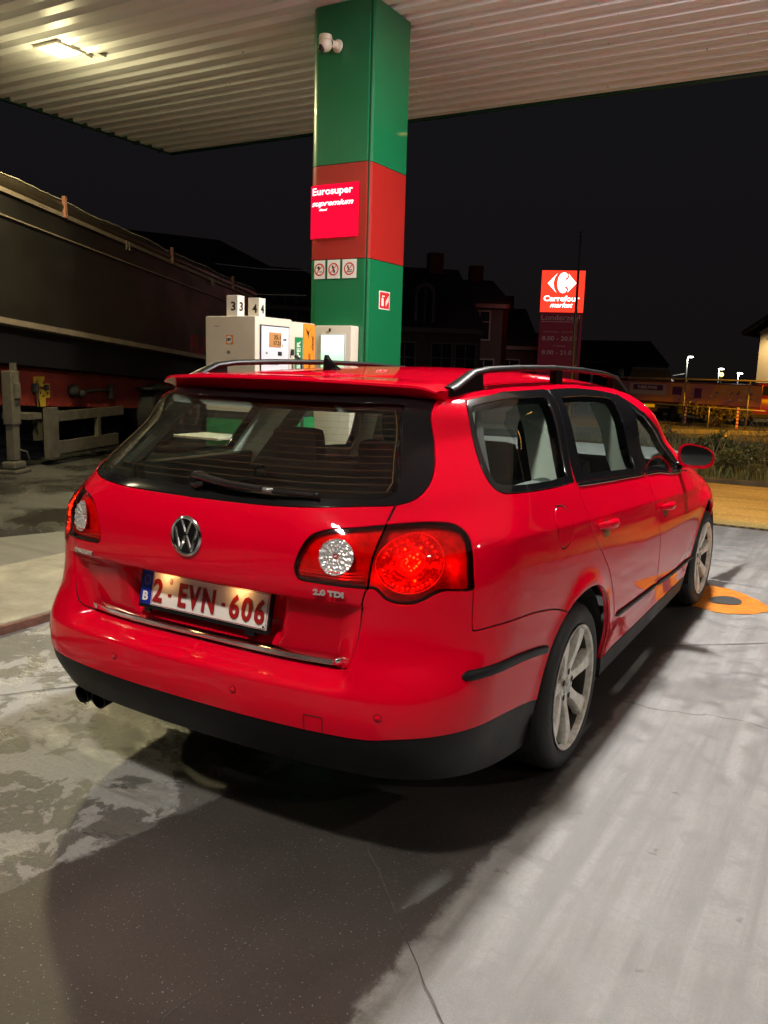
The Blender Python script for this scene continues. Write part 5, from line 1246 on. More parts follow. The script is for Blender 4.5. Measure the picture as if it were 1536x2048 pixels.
for sd in (1, -1):
    q = MB(); q.boxmm((sd*.72, 1.30, .62), (sd*.76, 3.1, .985), bevel=.01); q.build('door_card', leath, car)
    q = MB(); q.boxmm((sd*.68, .52, .95), (sd*.74, 1.20, 1.085), bevel=.02); q.build('load_bay_trim', leath, car)
MB().boxmm((-.12, 2.55, 1.30), (.10, 2.57, 1.36), bevel=.012).build('rear_view_mirror', gblk, car)
# deep pale trims inside the pillars
def pillar_block(name, ys, zs, dep, ofs, sd, mt=None):
    V = []
    for z, (ya_, yb_) in zip(zs, ys):
        for y, d_ in ((ya_, 0), (yb_, 0), (yb_-.02, dep), (ya_+.02, dep)):
            p = surf(np.array([inv((.8, y, z))[0]]), np.array([z]))[0]; V.append((sd*(p[0]-ofs-d_), y if y > YC else p[1]+d_*.3, z-.3*d_))
    n_ = len(zs); Fq = [(4*i+j, 4*i+(j+1) % 4, 4*i+4+(j+1) % 4, 4*i+4+j) for i in range(n_-1) for j in range(4)]+[(3, 2, 1, 0), tuple(4*(n_-1)+j for j in range(4))]
    MB().add(V, Fq).build(name, mt or trimg, car, angle=30)
for sd in (1, -1):
    pillar_block('rear_pillar_trim', [(1.13, 1.36), (1.20, 1.40), (1.27, 1.45), (1.33, 1.50)], [1.04, 1.16, 1.28, 1.37], .115, .035, sd)
    pillar_block('centre_pillar_trim', [(2.17, 2.36), (2.17, 2.34), (2.17, 2.33), (2.16, 2.33)], [.97, 1.10, 1.24, 1.355], .085, .035, sd)
for sd in (1, -1):
    pillar_block('tail_pillar_trim', [(.24, .47), (.27, .48), (.33, .50), (.42, .53)], [1.10, 1.18, 1.27, 1.345], .03, .045, sd)
    pillar_block('load_bay_lining', [(.48, .58), (.49, .58), (.51, .58), (.54, .60)], [1.09, 1.18, 1.27, 1.36], .02, .04, sd, dash_m)
# ------------------------------------------------------------------ tipper trailer in the truck lane
tp0 = np.array([-7.70, 5.20]); td = np.array([-.348, .938]); td /= np.linalg.norm(td); tang = math.atan2(td[0], td[1])   # heading
tr = thing('tipper_trailer', 'long dark tipper trailer with red chassis parked in the next lane', 'truck trailer', (tp0[0], tp0[1], 0), -tang)
# local axes: +y along the trailer (away from the camera), +x towards the camera's side
tbk = mat('tipper_body', (.009, .008, .007), .42, var=.3, vs=1.5, bump=.15, bs=3, rvar=.1); tst = mat('tipper_rail', (.16, .125, .095), .5, var=.3, vs=3); tred = mat('chassis_red', (.18, .018, .010), .6, var=.35, vs=4, bump=.2, bs=30)
tgr = mat('chassis_grey', (.075, .065, .050), .65, var=.4, vs=7, bump=.2, bs=40); tdk = mat('chassis_dark', (.012, .010, .009), .8); lettr = mat('trailer_letter_red', (.17, .012, .012), .6)
SL = -.052
def tz(z, u): return z+SL*(u+0.0)
def tpanel(name, x0, x1, z0, z1, mt_, u0=-6.0, u1=9.3, par=tr, n=1):
    A = []
    for u in (u0, u1):
        A += [(x0, u, tz(z0, u)), (x1, u, tz(z0, u)), (x1, u, tz(z1, u)), (x0, u, tz(z1, u))]
    return MB().add(A, [(0, 1, 2, 3), (7, 6, 5, 4), (0, 4, 5, 1), (1, 5, 6, 2), (2, 6, 7, 3), (3, 7, 4, 0)]).build(name, mt_, par)
tpanel('tipper_body', -2.45, -.03, 1.90, 3.44, tbk); tpanel('tipper_floor', -2.35, -.25, 1.40, 1.86, tdk)
tpanel('bottom_rail', -.24, .012, 1.862, 1.935, tst); tpanel('top_rail', -.10, .02, 3.42, 3.475, tst); tpanel('upper_band', -.05, -.015, 3.16, 3.415, tbk); tpanel('band_edge', -.03, .0, 3.145, 3.162, tst)
# rolled tarpaulin with a ragged bright edge along the top
A = []; k_ = 90
for i in range(k_+1):
    u = -6+15.3*i/k_; w1 = .011*math.sin(u*2.3)+.008*math.sin(u*5.1+1)+.004*math.sin(u*17)
    A += [(.0, u, tz(3.48, u)), (.035, u, tz(3.55, u)+w1*.6), (-.02, u, tz(3.64, u)+w1), (-.30, u, tz(3.68, u)+w1), (-1.2, u, tz(3.74, u))]
trp = MB().add(A, [(5*i+j, 5*i+5+j, 5*i+6+j, 5*i+1+j) for i in range(k_) for j in range(4)]).build('tarpaulin', mat('tarpaulin', (.025, .019, .013), .28, bump=.7, bs=7), tr, smooth=True)
MB().tube([(A[5*i+2][0]+.006, A[5*i+2][1], A[5*i+2][2]+.004) for i in range(k_+1)], .008, 5).build('tarpaulin_hem', mat('hem', (.50, .44, .34), .35, var=.6, vs=3), tr, smooth=True)
srm = mat('strap_rust', (.26, .11, .07), .6)
for u in (1.13, 4.62, 7.7): MB().boxmm((.0, u-.03, tz(3.42, u)), (.05, u+.03, tz(3.70, u)), bevel=.006).build('tarpaulin_strap', srm, tr)
for u in (-.9, 2.9, 3.0, 6.5, 6.6): MB().boxmm((.02, u-.012, tz(3.34, u)), (.04, u+.012, tz(3.47, u))).build('rail_hook', tst, tr)
q = MB()
put_text(q, 'FLANDERS'[:3], (-.03, 6.0, tz(2.12, 6)), (0, 1, 0), (0, 0, 1), .36, .95, bold=.04); q.build('lettering', lettr, tr)
# chassis
tpanel('chassis_beam', -.55, -.42, .86, 1.38, tred, -6, 6.5); tpanel('far_chassis_beam', -2.0, -1.88, .86, 1.38, tred, -6, 6.5)
for u in np.arange(-1.0, 5.5, .55):
    for a_, b_, c_ in ((0, 1.35, .022), (.1, .89, .015)): MB().sphere((-.415, u+a_, tz(b_, u)), c_, 8, 5).build('chassis_bolt', tred, tr)
q = MB()
for (u, z, w_, h_) in ((1.06, 1.20, .13, .07), (1.0, 1.13, .045, .10), (1.26, 1.08, .05, .10), (1.10, .97, .10, .12)): q.boxmm((-.418, u-w_, tz(z-h_, u)), (-.41, u+w_, tz(z+h_, u)))
q.build('warning_label', mat('label_yellow', (.42, .27, .015), .6, var=.3, vs=30), tr)
q = MB()
for k in range(9): u = .97+.035*k+random.uniform(-.02, .02); z = 1.19-.03*(k % 5)*1.6; q.boxmm((-.41, u-.012, tz(z-.018, u)), (-.405, u+.012, tz(z+.018, u)))
q.boxmm((-.41, .86, 1.0), (-.33, .93, 1.12), bevel=.01).boxmm((-.41, 1.16, 1.02), (-.36, 1.22, 1.10), bevel=.01).tube([(-.35, .90, 1.08), (-.33, .90, .88), (-.36, .96, .80)], .012, 6); q.build('valve_block', tdk, tr)
def landing_leg(x, u):
    q = MB(); q.boxmm((x-.07, u-.09, .62), (x+.07, u+.09, 1.30), bevel=.012).boxmm((x-.055, u-.07, .16), (x+.055, u+.07, .66), bevel=.01); o = q.build('landing_leg', tgr, tr)
    q = MB(); q.boxmm((x-.10, u-.13, .05), (x+.10, u+.13, .15), bevel=.03).boxmm((x-.14, u-.17, .0), (x+.14, u+.17, .045), bevel=.012).boxmm((x-.04, u-.05, .12), (x+.04, u+.05, .2)); q.build('foot', tgr, o)
    MB().boxmm((x-.045, u+.06, 1.25), (x+.02, u+.11, 1.40)).build('leg_bracket', tgr, o); MB().boxmm((x+.07, u-.05, .95), (x+.11, u+.05, 1.15), bevel=.01).build('gearbox', tgr, o); MB().tube([(x+.07, u+.02, .30), (x+.13, u+.09, .27), (x+.13, u+.14, .17)], .010, 6).build('crank', tgr, o)
landing_leg(-.12, -.05); landing_leg(-2.3, -.05)
q = MB(); q.box((-.25, -.75, .55), (.05, 1.2, .07), rx=R(-30)); q.build('leg_brace', tgr, tr)
q = MB(); q.boxmm((-.18, .74, .10), (-.10, 1.0, .80), bevel=.006).boxmm((-.17, 1.0, .60), (-.11, 2.95, .74), bevel=.006).boxmm((-.17, 1.0, .14), (-.11, 2.75, .32), bevel=.006).boxmm((-.60, 1.15, .3), (-.52, 1.27, .62)).boxmm((-.17, 2.1, .3), (-.11, 2.2, .62), bevel=.004).boxmm((-.5, .3, .66), (-.12, .62, .74)); q.build('side_guard', tgr, tr)
q = MB()
for (u, z, r_) in ((1.9, 1.0, .10), (2.1, .95, .07)): q.sphere((-.38, u, z), (.08, r_*1.3, r_), 12, 8)
q.tube([(-.36, 2.2, .98), (-.34, 2.6, 1.0), (-.36, 3.1, .99)], .025, 8).boxmm((-.38, 2.95, .85), (-.32, 3.05, 1.08), bevel=.01); q.build('brake_gear', tdk, tr, angle=50)
for u in (4.6, 5.95, 7.3):
    for x in (-.30, -2.15):
        o = MB().lathe([(-.15, .30), (-.17, .38), (-.16, .50), (-.13, .53), (.13, .53), (.16, .50), (.17, .38), (.15, .30)], 40, (x, u, .53), (1, 0, 0)).build('trailer_wheel', tyre_m, tr, angle=35)
        MB().lathe([(.15, .30), (.10, .28), (.08, .12), (.14, .11), (.14, 0)], 32, (x, u, .53), (1, 0, 0)).build('trailer_rim', tgr, o, angle=35)
q = MB(); q.boxmm((-2.3, 4.0, .98), (-.1, 8.0, 1.02)); q.build('mudguard', tdk, tr)

# ------------------------------------------------------------------ helpers for distant things
def dirpt(px, py, dist):
    d = ray(px, py); d = d/np.linalg.norm(d[:2]); return CAM+d*dist
def facing(o, p):      # rotation so local -y looks to the camera
    return math.atan2(CAM[1]-p[1], CAM[0]-p[0])+math.pi/2
# ------------------------------------------------------------------ row of houses behind the pillar
br_m, n, l = new_mat('house_brick'); g = NG(n, l); tc = n.new('ShaderNodeTexCoord').outputs['Object']; bt = n.new('ShaderNodeTexBrick'); l.new(tc, bt.inputs['Vector']); bt.inputs['Scale'].default_value = 5
bt.inputs['Color1'].default_value = (.08, .042, .034, 1); bt.inputs['Color2'].default_value = (.06, .032, .028, 1); bt.inputs['Mortar'].default_value = (.06, .055, .05, 1); l.new(bt.outputs['Color'], P(n).inputs['Base Color']); P(n).inputs['Roughness'].default_value = .9
pale = mat('pale_render', (.13, .10, .085), .85, var=.2, vs=1.5); slate = mat('roof_slate', (.028, .026, .03), .75, var=.4, vs=4, bump=.4, bs=9); wfr = mat('window_white', (.20, .18, .18), .6); wgl = mat('window_dark', (.01, .01, .013), .08, coat=.8); wlit = emis('window_lit', (1, .50, .16), .55)
def house(name, label, p, rz, W_, H, D_, RH, wall_m, wins, arched=False, hip=0.0):
    t = thing(name, label, 'house', (p[0], p[1], 0), rz, 'row of dark houses behind the petrol station')
    MB().boxmm((-W_/2, 0, 0), (W_/2, D_, H)).build('wall', wall_m, t)
    q = MB(); e = .35; A = [(-W_/2-e*.4, -e, H), (W_/2+e*.4, -e, H), (W_/2+e*.4, D_+e, H), (-W_/2-e*.4, D_+e, H), (-W_/2+hip, D_/2, H+RH), (W_/2-hip, D_/2, H+RH)]
    q.add(A, [(0, 1, 5, 4), (1, 2, 5), (2, 3, 4, 5), (3, 0, 4), (3, 2, 1, 0)]); rf = q.build('roof', slate, t)
    if hip == 0: MB().boxmm((W_*.22, D_*.45, H+RH*.6), (W_*.22+.7, D_*.45+.6, H+RH+.7), bevel=.02).build('chimney', wall_m, rf)
    MB().boxmm((-W_/2, -.28, H-.22), (W_/2, -.02, H-.02)).build('gutter', wfr, t)
    for (x, z, w_, h_, lit_, arc) in wins:
        o = MB(); fw = .07
        if arc:
            po_ = [(x-w_/2, z), (x+w_/2, z)]+[(x+w_/2*math.cos(a), z+h_-w_/2+w_/2*math.sin(a)) for a in np.linspace(0, math.pi, 13)]
            pi_ = [(x+(a-x)*.82, z+fw+(b-z)*.93) for a, b in po_]
            o.add([(a, -.06, b) for a, b in po_]+[(a, -.06, b) for a, b in pi_]+[(a, 0, b) for a, b in po_], [(i, (i+1) % 15, 15+(i+1) % 15, 15+i) for i in range(15)]+[((i+1) % 15, i, 30+i, 30+(i+1) % 15) for i in range(15)])
        else:
            o.boxmm((x-w_/2-fw, -.06, z-fw), (x+w_/2+fw, -.002, z)).boxmm((x-w_/2-fw, -.06, z+h_), (x+w_/2+fw, -.002, z+h_+fw)).boxmm((x-w_/2-fw, -.06, z), (x-w_/2, -.002, z+h_)).boxmm((x+w_/2, -.06, z), (x+w_/2+fw, -.002, z+h_))
        o.boxmm((x-.025, -.05, z), (x+.025, -.004, z+h_-.04)).boxmm((x-w_/2, -.05, z+h_*.62), (x+w_/2, -.004, z+h_*.62+.04)); fo = o.build('window', wfr, t)
        MB().boxmm((x-w_/2, -.02, z), (x+w_/2, -.001, z+h_-(w_*.3 if arc else 0))).build('pane', wlit if lit_ else wgl, fo)
    return t
def hp(px, dist): p = dirpt(px, 745, dist); return p
A_ = hp(838, 38); house('row_house', 'pale house with two arched dormer windows just right of the green pillar', A_, facing(None, A_)+R(14), 5.6, 3.3, 8, 3.0, pale, [(-1.9, .9, .9, 1.7, 0, 0), (-.7, .9, .9, 1.7, 0, 0), (1.0, .9, .9, 1.7, 0, 0), (2.1, .9, .9, 1.7, 0, 0)])
q = thing('arched_dormer', 'left arched dormer window on the pale house right of the pillar', 'dormer', (0, 0, 0))
bpy.data.objects.remove(q)
hA = bpy.data.objects['row_house']
for k, x in enumerate((-1.35, .15)):
    po_ = [(x-.42, 3.35), (x+.42, 3.35)]+[(x+.42*math.cos(a), 4.75+.42*math.sin(a)) for a in np.linspace(0, math.pi, 15)]
    d_ = MB().prism(po_, .05, 2.6, 'y').build('dormer', pale, hA)
    pi_ = [(x+(a-x)*.80, 3.35+(b-3.35)*.90+.06) for a, b in po_]; MB().prism(pi_, .0, .06, 'y').build('pane', wgl, d_)
    pj = [(x+(a-x)*1.08, 3.35+(b-3.35)*1.02) for a, b in po_]; q = MB(); n_ = len(po_)
    q.add([(a, -.03, b) for a, b in pj]+[(a, -.03, b) for a, b in pi_], [(i, (i+1) % n_, n_+(i+1) % n_, n_+i) for i in range(n_)]); q.boxmm((x-.02, -.04, 3.4), (x+.02, .0, 5.0)); q.build('dormer_frame', wfr, d_)
B_ = hp(918, 42); house('row_house', 'brick house with one lit ground floor window, right of the arched dormers', B_, facing(None, B_)+R(10), 4.6, 4.7, 8, 1.5, br_m, [(-1.4, 3.0, .95, 1.3, 0, 0), (.9, 3.0, .95, 1.3, 0, 0), (-1.5, .8, 1.0, 1.15, 0, 0), (1.2, .8, .9, 1.2, 0, 0)])
MB().boxmm((-1.95, -.015, 1.05), (-1.5, -.0005, 1.35)).build('lit_blind', wlit, bpy.data.objects['row_house.001'])
C_ = hp(975, 48); house('row_house', 'low brick house with a dark mansard roof at the end of the row', C_, facing(None, C_)+R(8), 5.4, 2.9, 8, 2.3, br_m, [(.2, 3.15, .8, 1.1, 0, 0), (-1.4, .8, 1, 1.3, 0, 0), (1.2, .8, 1, 1.3, 0, 0)])
D_ = hp(560, 40); house('row_house', 'dark tall house between the tipper trailer and the pillar', D_, facing(None, D_)+R(18), 9, 4.2, 9, 2.2, br_m, [(-2.6, 3.3, 1.0, 1.4, 0, 0), (.2, 3.3, 1.0, 1.4, 0, 0), (2.9, 3.3, 1.0, 1.4, 0, 0), (2.6, .9, 1.1, 1.4, 0, 0)], hip=2)
E_p = hp(400, 44); house('row_house', 'long dark house rising behind the tipper trailer', E_p, facing(None, E_p)+R(22), 12, 5.6, 9, 2.6, br_m, [(-3, 3.6, 1.0, 1.4, 0, 0), (3, 3.6, 1.0, 1.4, 0, 0)], hip=3)
G_ = hp(1040, 75); house('row_house', 'far low house with dark roof left of the supermarket totem', G_, facing(None, G_)+R(5), 14, 2.6, 8, 2.4, br_m, [(-3, .9, 1.0, 1.2, 0, 0), (3, .9, 1.0, 1.2, 0, 0)], hip=2)
H_ = hp(1180, 95); house('row_house', 'far low house with dark roof right of the supermarket totem', H_, facing(None, H_)+R(-4), 16, 2.6, 8, 2.6, pale, [(-3, .9, 1.0, 1.2, 0, 0), (3, .9, 1.0, 1.2, 0, 0)], hip=2)

# ------------------------------------------------------------------ supermarket totem
TP = dirpt(1118, 700, 40.0); tot = thing('sign_totem', 'tall red supermarket totem with a lit top panel, seen above the car roof', 'sign', (TP[0], TP[1], 0), facing(None, TP)+R(2))
s_ = 40.0/1678*1.0
def tzz(py): return 1.472+(CAM+ray(1118, py)/np.linalg.norm(ray(1118, py)[:2])*40.0)[2]-1.472
zt_, zm_ = tzz(541), tzz(624)
half = .96; mar = mat('totem_maroon', (.28, .012, .04), .6); tor = emis('totem_red', (1, .040, .018), 1.5); tside = emis('totem_side_red', (.9, .02, .012), 1.0)
MB().boxmm((-half, 0, 0), (half, .35, zm_-.01), bevel=.01).build('totem_base', mar, tot)
MB().boxmm((-half, 0, zm_), (half, .35, zt_), bevel=.01).build('lit_panel', tor, tot)
twh = emis('totem_white', (1, .95, .92), 2.4); tgw = mat('totem_grey_letter', (.60, .45, .45), .6)
q = MB(); u_ = (2*half)/78.0; cz = tzz(566); K = lambda px, py: ((px-1158)/3.34*u_, -.012, cz+(425-py)/3.34*u_)
def flat(pts, mb, y=None): mb.add([K(a, b) for a, b in pts], [tuple(range(len(pts)))])
flat([(1065, 427), (1094, 396), (1123, 366), (1106, 393), (1099, 425), (1105, 458), (1121, 484), (1094, 457)], q)
flat([(1160, 361), (1175, 366), (1185, 378), (1180, 392), (1170, 398), (1168, 425), (1170, 452), (1176, 458), (1184, 466), (1172, 482), (1158, 486), (1140, 478), (1128, 458), (1123, 425), (1128, 392), (1141, 369)], q)
flat([(1187, 369), (1212, 397), (1238, 425), (1211, 454), (1186, 481), (1192, 462), (1186, 450), (1176, 444), (1168, 446), (1168, 406), (1178, 407), (1188, 398), (1192, 386)], q)
q.build('totem_logo', twh, tot)
q = MB(); put_text(q, 'Carrefour', (-.03, -.001, tzz(597)), (1, 0, 0), (0, 0, 1), .25, 1.60, bold=.03, depth=.01); put_text(q, 'market', (-.02, -.001, tzz(610)), (1, 0, 0), (0, 0, 1), .22, 1.02, bold=.02, shear=.35, depth=.01); q.build('lit_lettering', twh, tot)
q = MB()
for s__, py, h_, w__ in (('Londerzeel', 635, .24, 1.72), ('8.00 - 20.00', 677, .19, 1.55), ('8.00 - 21.00', 705, .19, 1.50), ('maandag - zaterdag', 664, .06, 1.4), ('vrijdag', 692, .06, .55)): put_text(q, s__, (-.02, -.001, tzz(py)), (1, 0, 0), (0, 0, 1), h_, w__, depth=.008)
q.boxmm((-.85, -.008, tzz(644)), (.85, 0, tzz(643))); q.build('opening_hours', tgw, tot)
# flag poles and a wire
pol = mat('pole_metal', (.55, .48, .38), .35, .7)
for (pa, pb_, di, lab, wd) in (((1162, 465), 1146, 30, 'tall thin flagpole crossing in front of the supermarket totem', .045), ((1158, 640), 1152, 33, 'second thinner flagpole right beside the tall one at the totem', .03), ((1154, 620), 1149, 36, 'third flagpole, shortest of those beside the totem', .03)):
    top = dirpt(*pa, di); t = thing('flagpole', lab, 'flagpole', (top[0], top[1], 0), 0, 'flagpoles by the totem'); MB().tube([(0, 0, 0), (0, 0, top[2])], [wd*1.3, wd*.8], 10).sphere((0, 0, top[2]), wd*1.2, 8, 6).build('mast', pol, t, smooth=True)
# ------------------------------------------------------------------ street lamps with cables
slm = emis('street_lamp_glow', (.95, 1.0, .90), 6); slw = emis('sodium_glow', (1, .5, .12), 6); cab = mat('cable', (.8, .78, .72), .5)
for (px, py, di, lab) in ((1287, 697, 110, 'nearest white street lamp, left of the row above the banner'), (1378, 714, 135, 'second white street lamp from the left above the banner'), (1440, 738, 190, 'third small white street lamp above the banner'), (1478, 747, 240, 'farthest tiny white street lamp above the banner')):
    p = dirpt(px, py, di); t = thing('street_lamp', lab, 'street lamp', (p[0], p[1], 0), facing(None, p), 'street lamps beyond the car park')
    k = di/110; MB().tube([(-.2, 0, 0), (-.2, 0, p[2]-.1), (.1, -.1, p[2]+.05)], .08*k, 8).build('lamp_post', mat('post_pale', (.6, .6, .55), .5) if px == 1287 else bpy.data.materials['post_pale'], t)
    MB().sphere((.25, -.2, p[2]), (.34*k, .2*k, .11*k), 12, 8).build('lamp_head', slm, t, smooth=True)
    for j in range(3 if di < 150 else 1):
        q = MB(); z0 = p[2]-(2.0+1.3*j)*k; pts = [(-.2-L*k, .0, z0-1.9*k*(1-(1-L/13.)**2)*.7+0*L) for L in np.linspace(0, 12, 9)]; q.tube(pts, .05*k, 4); q.build('cable', cab, t)
    ld = bpy.data.lights.new('lamp_light', 'POINT'); ld.energy = 300*k; ld.color = (.95, 1, .9); ld.shadow_soft_size = .2; lo = bpy.data.objects.new('lamp_light', ld); col.objects.link(lo); lo.parent = t; lo.location = (.25, -.2, p[2]-.5)
for (px, py, di, lab, m_) in ((1443, 749, 120, 'small orange street lamp beyond the banner', slw), (1184, 743, 60, 'white street lamp just above the front end of the right roof rail', slm)):
    p = dirpt(px, py, di); t = thing('street_lamp', lab, 'street lamp', (p[0], p[1], 0), 0, 'street lamps beyond the car park'); MB().tube([(0, 0, 0), (0, 0, p[2])], .10, 8).build('lamp_post', bpy.data.materials['post_pale'], t); MB().sphere((0, 0, p[2]), .25*di/110, 10, 8).build('lamp_head', m_, t, smooth=True)
t = thing('telephone_wire', 'thin pale wire running past the left edge of the green pillar', 'wire', (0, 0, 0)); a = dirpt(430, 527, 26); b = dirpt(612, 541, 26); c_ = dirpt(1300, 600, 40); MB().tube([a, (a+b)/2-np.array([0, 0, .05]), b], .010, 4).build('wire', cab, t)
t2 = thing('telephone_wire', 'lower thin pale wire just above the pump number boxes left of the pillar', 'wire', (0, 0, 0)); a = dirpt(500, 588, 26); b = dirpt(612, 591, 26); MB().tube([a, b], .012, 4).build('wire', cab, t2)

# ------------------------------------------------------------------ long banner on a frame by the street
pA = np.array([-3.318, 25.13]); e_ = np.array([1.946, -1.277]); e_ /= np.linalg.norm(e_); ban = thing('banner', 'long orange and purple advertising banner on a scaffold rail beyond the bed', 'banner', (pA[0], pA[1], 0), math.atan2(e_[1], e_[0]))
bm_, n, l = new_mat('banner_print'); g = NG(n, l); tc = n.new('ShaderNodeTexCoord').outputs['Object']; sx = n.new('ShaderNodeSeparateXYZ'); l.new(tc, sx.inputs[0])
c = g.mixc(g.mr(g.noise(tc, 1.1, 2), .45, .55), (.75, .30, .10), (.65, .22, .18)); c = g.mixc(g.mr(sx.outputs[0], -2.6, -1.5, 1, 0), c, (.35, .16, .20)); l.new(c, P(n).inputs['Base Color']); P(n).inputs['Roughness'].default_value = .6
x0, x1 = -3.15, 2.76
MB().boxmm((x0, -.02, .66), (x1, .0, 1.30)).build('banner_sheet', bm_, ban)
MB().boxmm((x0, -.026, .66), (x1, -.021, .69)).boxmm((x0, -.026, 1.27), (x1, -.021, 1.30)).build('banner_border', mat('banner_maroon', (.25, .03, .05), .6), ban)
q = MB(); q.boxmm((x0+.75, -.026, .88), (x0+2.35, -.021, 1.22)); q.build('banner_white_field', mat('banner_white', (.55, .42, .42), .6), ban)
bpm = mat('banner_purple', (.14, .02, .13), .6)
for a_, b_ in (((x0+.90, -.030, 1.02), (x0+2.22, -.027, 1.19)), ((x0+2.62, -.026, .92), (x0+3.0, -.021, 1.16)), ((x0+3.5, -.026, .84), (x0+3.78, -.021, 1.14))): MB().boxmm(a_, b_).build('banner_purple_field', bpm, ban)
q = MB(); put_text(q, 'NIEUWE', (x0+1.55, -.030, 1.105), (1, 0, 0), (0, 0, 1), .10, .85, bold=.05); put_text(q, 'winkel open', (x0+1.55, -.026, .95), (1, 0, 0), (0, 0, 1), .05, 1.1, bold=.02) if False else None; q.build('banner_lettering', mat('banner_letter', (.62, .48, .45), .6), ban)
pmats = [mat('banner_print_pale', (.60, .45, .40), .6), mat('banner_print_blue', (.20, .16, .32), .6), mat('banner_print_brown', (.30, .14, .10), .6)]
for k in range(40):
    x = random.uniform(x0+2.9, x1-.3); z = random.uniform(.76, 1.12); w__ = random.uniform(.04, .16); h_ = random.uniform(.02, .09); pts_ = [(x+w__*math.cos(a)*random.uniform(.35, .6), z+h_*math.sin(a)*random.uniform(.35, .6)) for a in np.linspace(0, 2*math.pi, 9)[:-1]]
    MB().prism(pts_, -.028-.0004*k/4, -.022, 'y').build('banner_picture', pmats[k % 3], ban)
q = MB(); q.tube([(x0-.25, -.05, 1.375), (x1+1.6, -.05, 1.42)], .022, 8).tube([(x0-.1, -.05, .60), (x1+.2, -.05, .60)], .016, 8)
for x in (x0-.2, -.02, 2.33, x1+.9, 4.1): q.tube([(x, -.02, 0), (x, -.02, 1.40)], .025, 8)
q.tube([(1.05, -.1, 0), (1.05, -.1, .62)], .02, 8); q.build('scaffold_rail', mat('scaffold', (.45, .40, .33), .45, .6), ban, smooth=True)
rw = mat('barrier_red', (.50, .03, .02), .4); ww = mat('barrier_white', (.6, .5, .42), .4)
for k, x in enumerate((.09, 2.02)):
    t = thing('striped_post', ['red and white striped post under the banner left of the dark hatchback', 'red and white striped post under the banner beside the red parked car'][k], 'post', (pA[0]+e_[0]*x, pA[1]+e_[1]*x-.06, 0), 0, 'striped posts under the banner')
    qa = MB()
    for j in range(12): qa.boxmm((-.03, -.03, .05+.05*j), (.03, .03, .05+.05*(j+1)), mi=j % 2)
    me_ = bpy.data.meshes.new('post_body'); me_.from_pydata(qa.v, [], qa.f); me_.polygons.foreach_set('material_index', qa.mi); link('post_body', me_, [rw, ww], t)

# ------------------------------------------------------------------ parked cars behind the banner
def bgcar(label, px, dist, rz, paint, hatch=True, H=1.45, L=3.9, lit_=False, open_boot=False):
    p = dirpt(px, 850, dist); t = thing('parked_car', label, 'car', (p[0], p[1], 0), facing(None, p)+rz, 'cars parked beyond the street')
    # local: rear faces -y; profile in (y,z)
    body = [(0.02, .30), (0.0, .55), (.04, .80), (.10, .92), (L-1.05, .92), (L-.35, .80), (L-.05, .62), (L, .40), (L-.08, .25), (.2, .25)]
    top = [(.10, .92), (.42, H-.05), (.60, H), (L-1.95, H), (L-1.70, H-.05), (L-1.02, .92)]
    def loft(poly, w0, w1, z0, z1):
        V = []; n_ = len(poly)
        for sgn in (-1, 1):
            for (y, z) in poly: k = min(1, max(0, (z-z0)/(z1-z0))); V.append((sgn*(w0+(w1-w0)*k), y, z))
        return V, [tuple(range(n_)), tuple(range(n_, 2*n_))[::-1]]+[(i, n_+i, n_+(i+1) % n_, (i+1) % n_) for i in range(n_)]
    v, f = loft(body, .84, .80, .25, .95); bo = MB().add(v, f).build('car_body', paint, t, angle=35)
    md = bo.modifiers.new('b', 'BEVEL'); md.width = .05; md.segments = 3
    v, f = loft(top, .76, .58, .92, H); MB().add(v, f).build('car_roof', paint, t, angle=35)
    gk = bpy.data.materials.get('bg_glass') or mat('bg_glass', (.01, .01, .012), .08, coat=1)
    yg = lambda z: .10+(.32)*(z-.92)/(H-.97)
    MB().add([(-.66, yg(.97)-.012, .97), (.66, yg(.97)-.012, .97), (.52, yg(H-.10)-.012, H-.10), (-.52, yg(H-.10)-.012, H-.10)], [(0, 1, 2, 3)]).build('rear_window', gk, t)
    for sgn in (-1, 1):
        k = lambda z: sgn*(.76-.18*(z-.92)/(H-.92)+.006)
        MB().add([(k(.97), .45, .97), (k(.97), L-1.25, .97), (k(H-.08), L-1.80, H-.08), (k(H-.08), .62, H-.08)], [(0, 1, 2, 3)]).build('side_window', gk, t)
        MB().boxmm((sgn*.62, -.012, .68), (sgn*.79, .05, .86), bevel=.02).build('tail_light', (emis('tail_glow', (1, .03, .02), 3.0) if 'tail_glow' not in bpy.data.materials else bpy.data.materials['tail_glow']) if lit_ else (bpy.data.materials.get('tail_dull') or mat('tail_dull', (.45, .02, .015), .2, coat=1)), t)
        for y in (.62, L-.72):
            wo = MB().lathe([(-.09, .18), (-.1, .27), (-.08, .30), (.08, .30), (.1, .27), (.09, .18)], 28, (sgn*.76, y, .30), (1, 0, 0)).build('wheel', tyre_m, t, angle=35)
            MB().lathe([(.07, .19), (.04, .12), (.06, 0)], 20, (sgn*.76, y, .30), (sgn, 0, 0)).build('rim', tgr, wo)
    MB().boxmm((-.26, -.015, .42), (.26, -.001, .53)).build('number_plate', mat('plate_bg', (.6, .58, .55), .5) if 'plate_bg' not in bpy.data.materials else bpy.data.materials['plate_bg'], t)
    MB().boxmm((-.80, -.03, .28), (.80, .02, .40), bevel=.02).build('bumper', tdk, t)
    return t
bgcar('red parked car at the photo\'s right edge under the banner end', 1556, 28.5, R(10), mat('bg_red', (.15, .008, .006), .3, coat=1), H=1.35)
bgcar('dark hatchback with one glowing tail light half hidden by the round bush', 1405, 29.0, R(14), mat('bg_black', (.012, .012, .014), .25, coat=1), H=1.30, lit_=True)
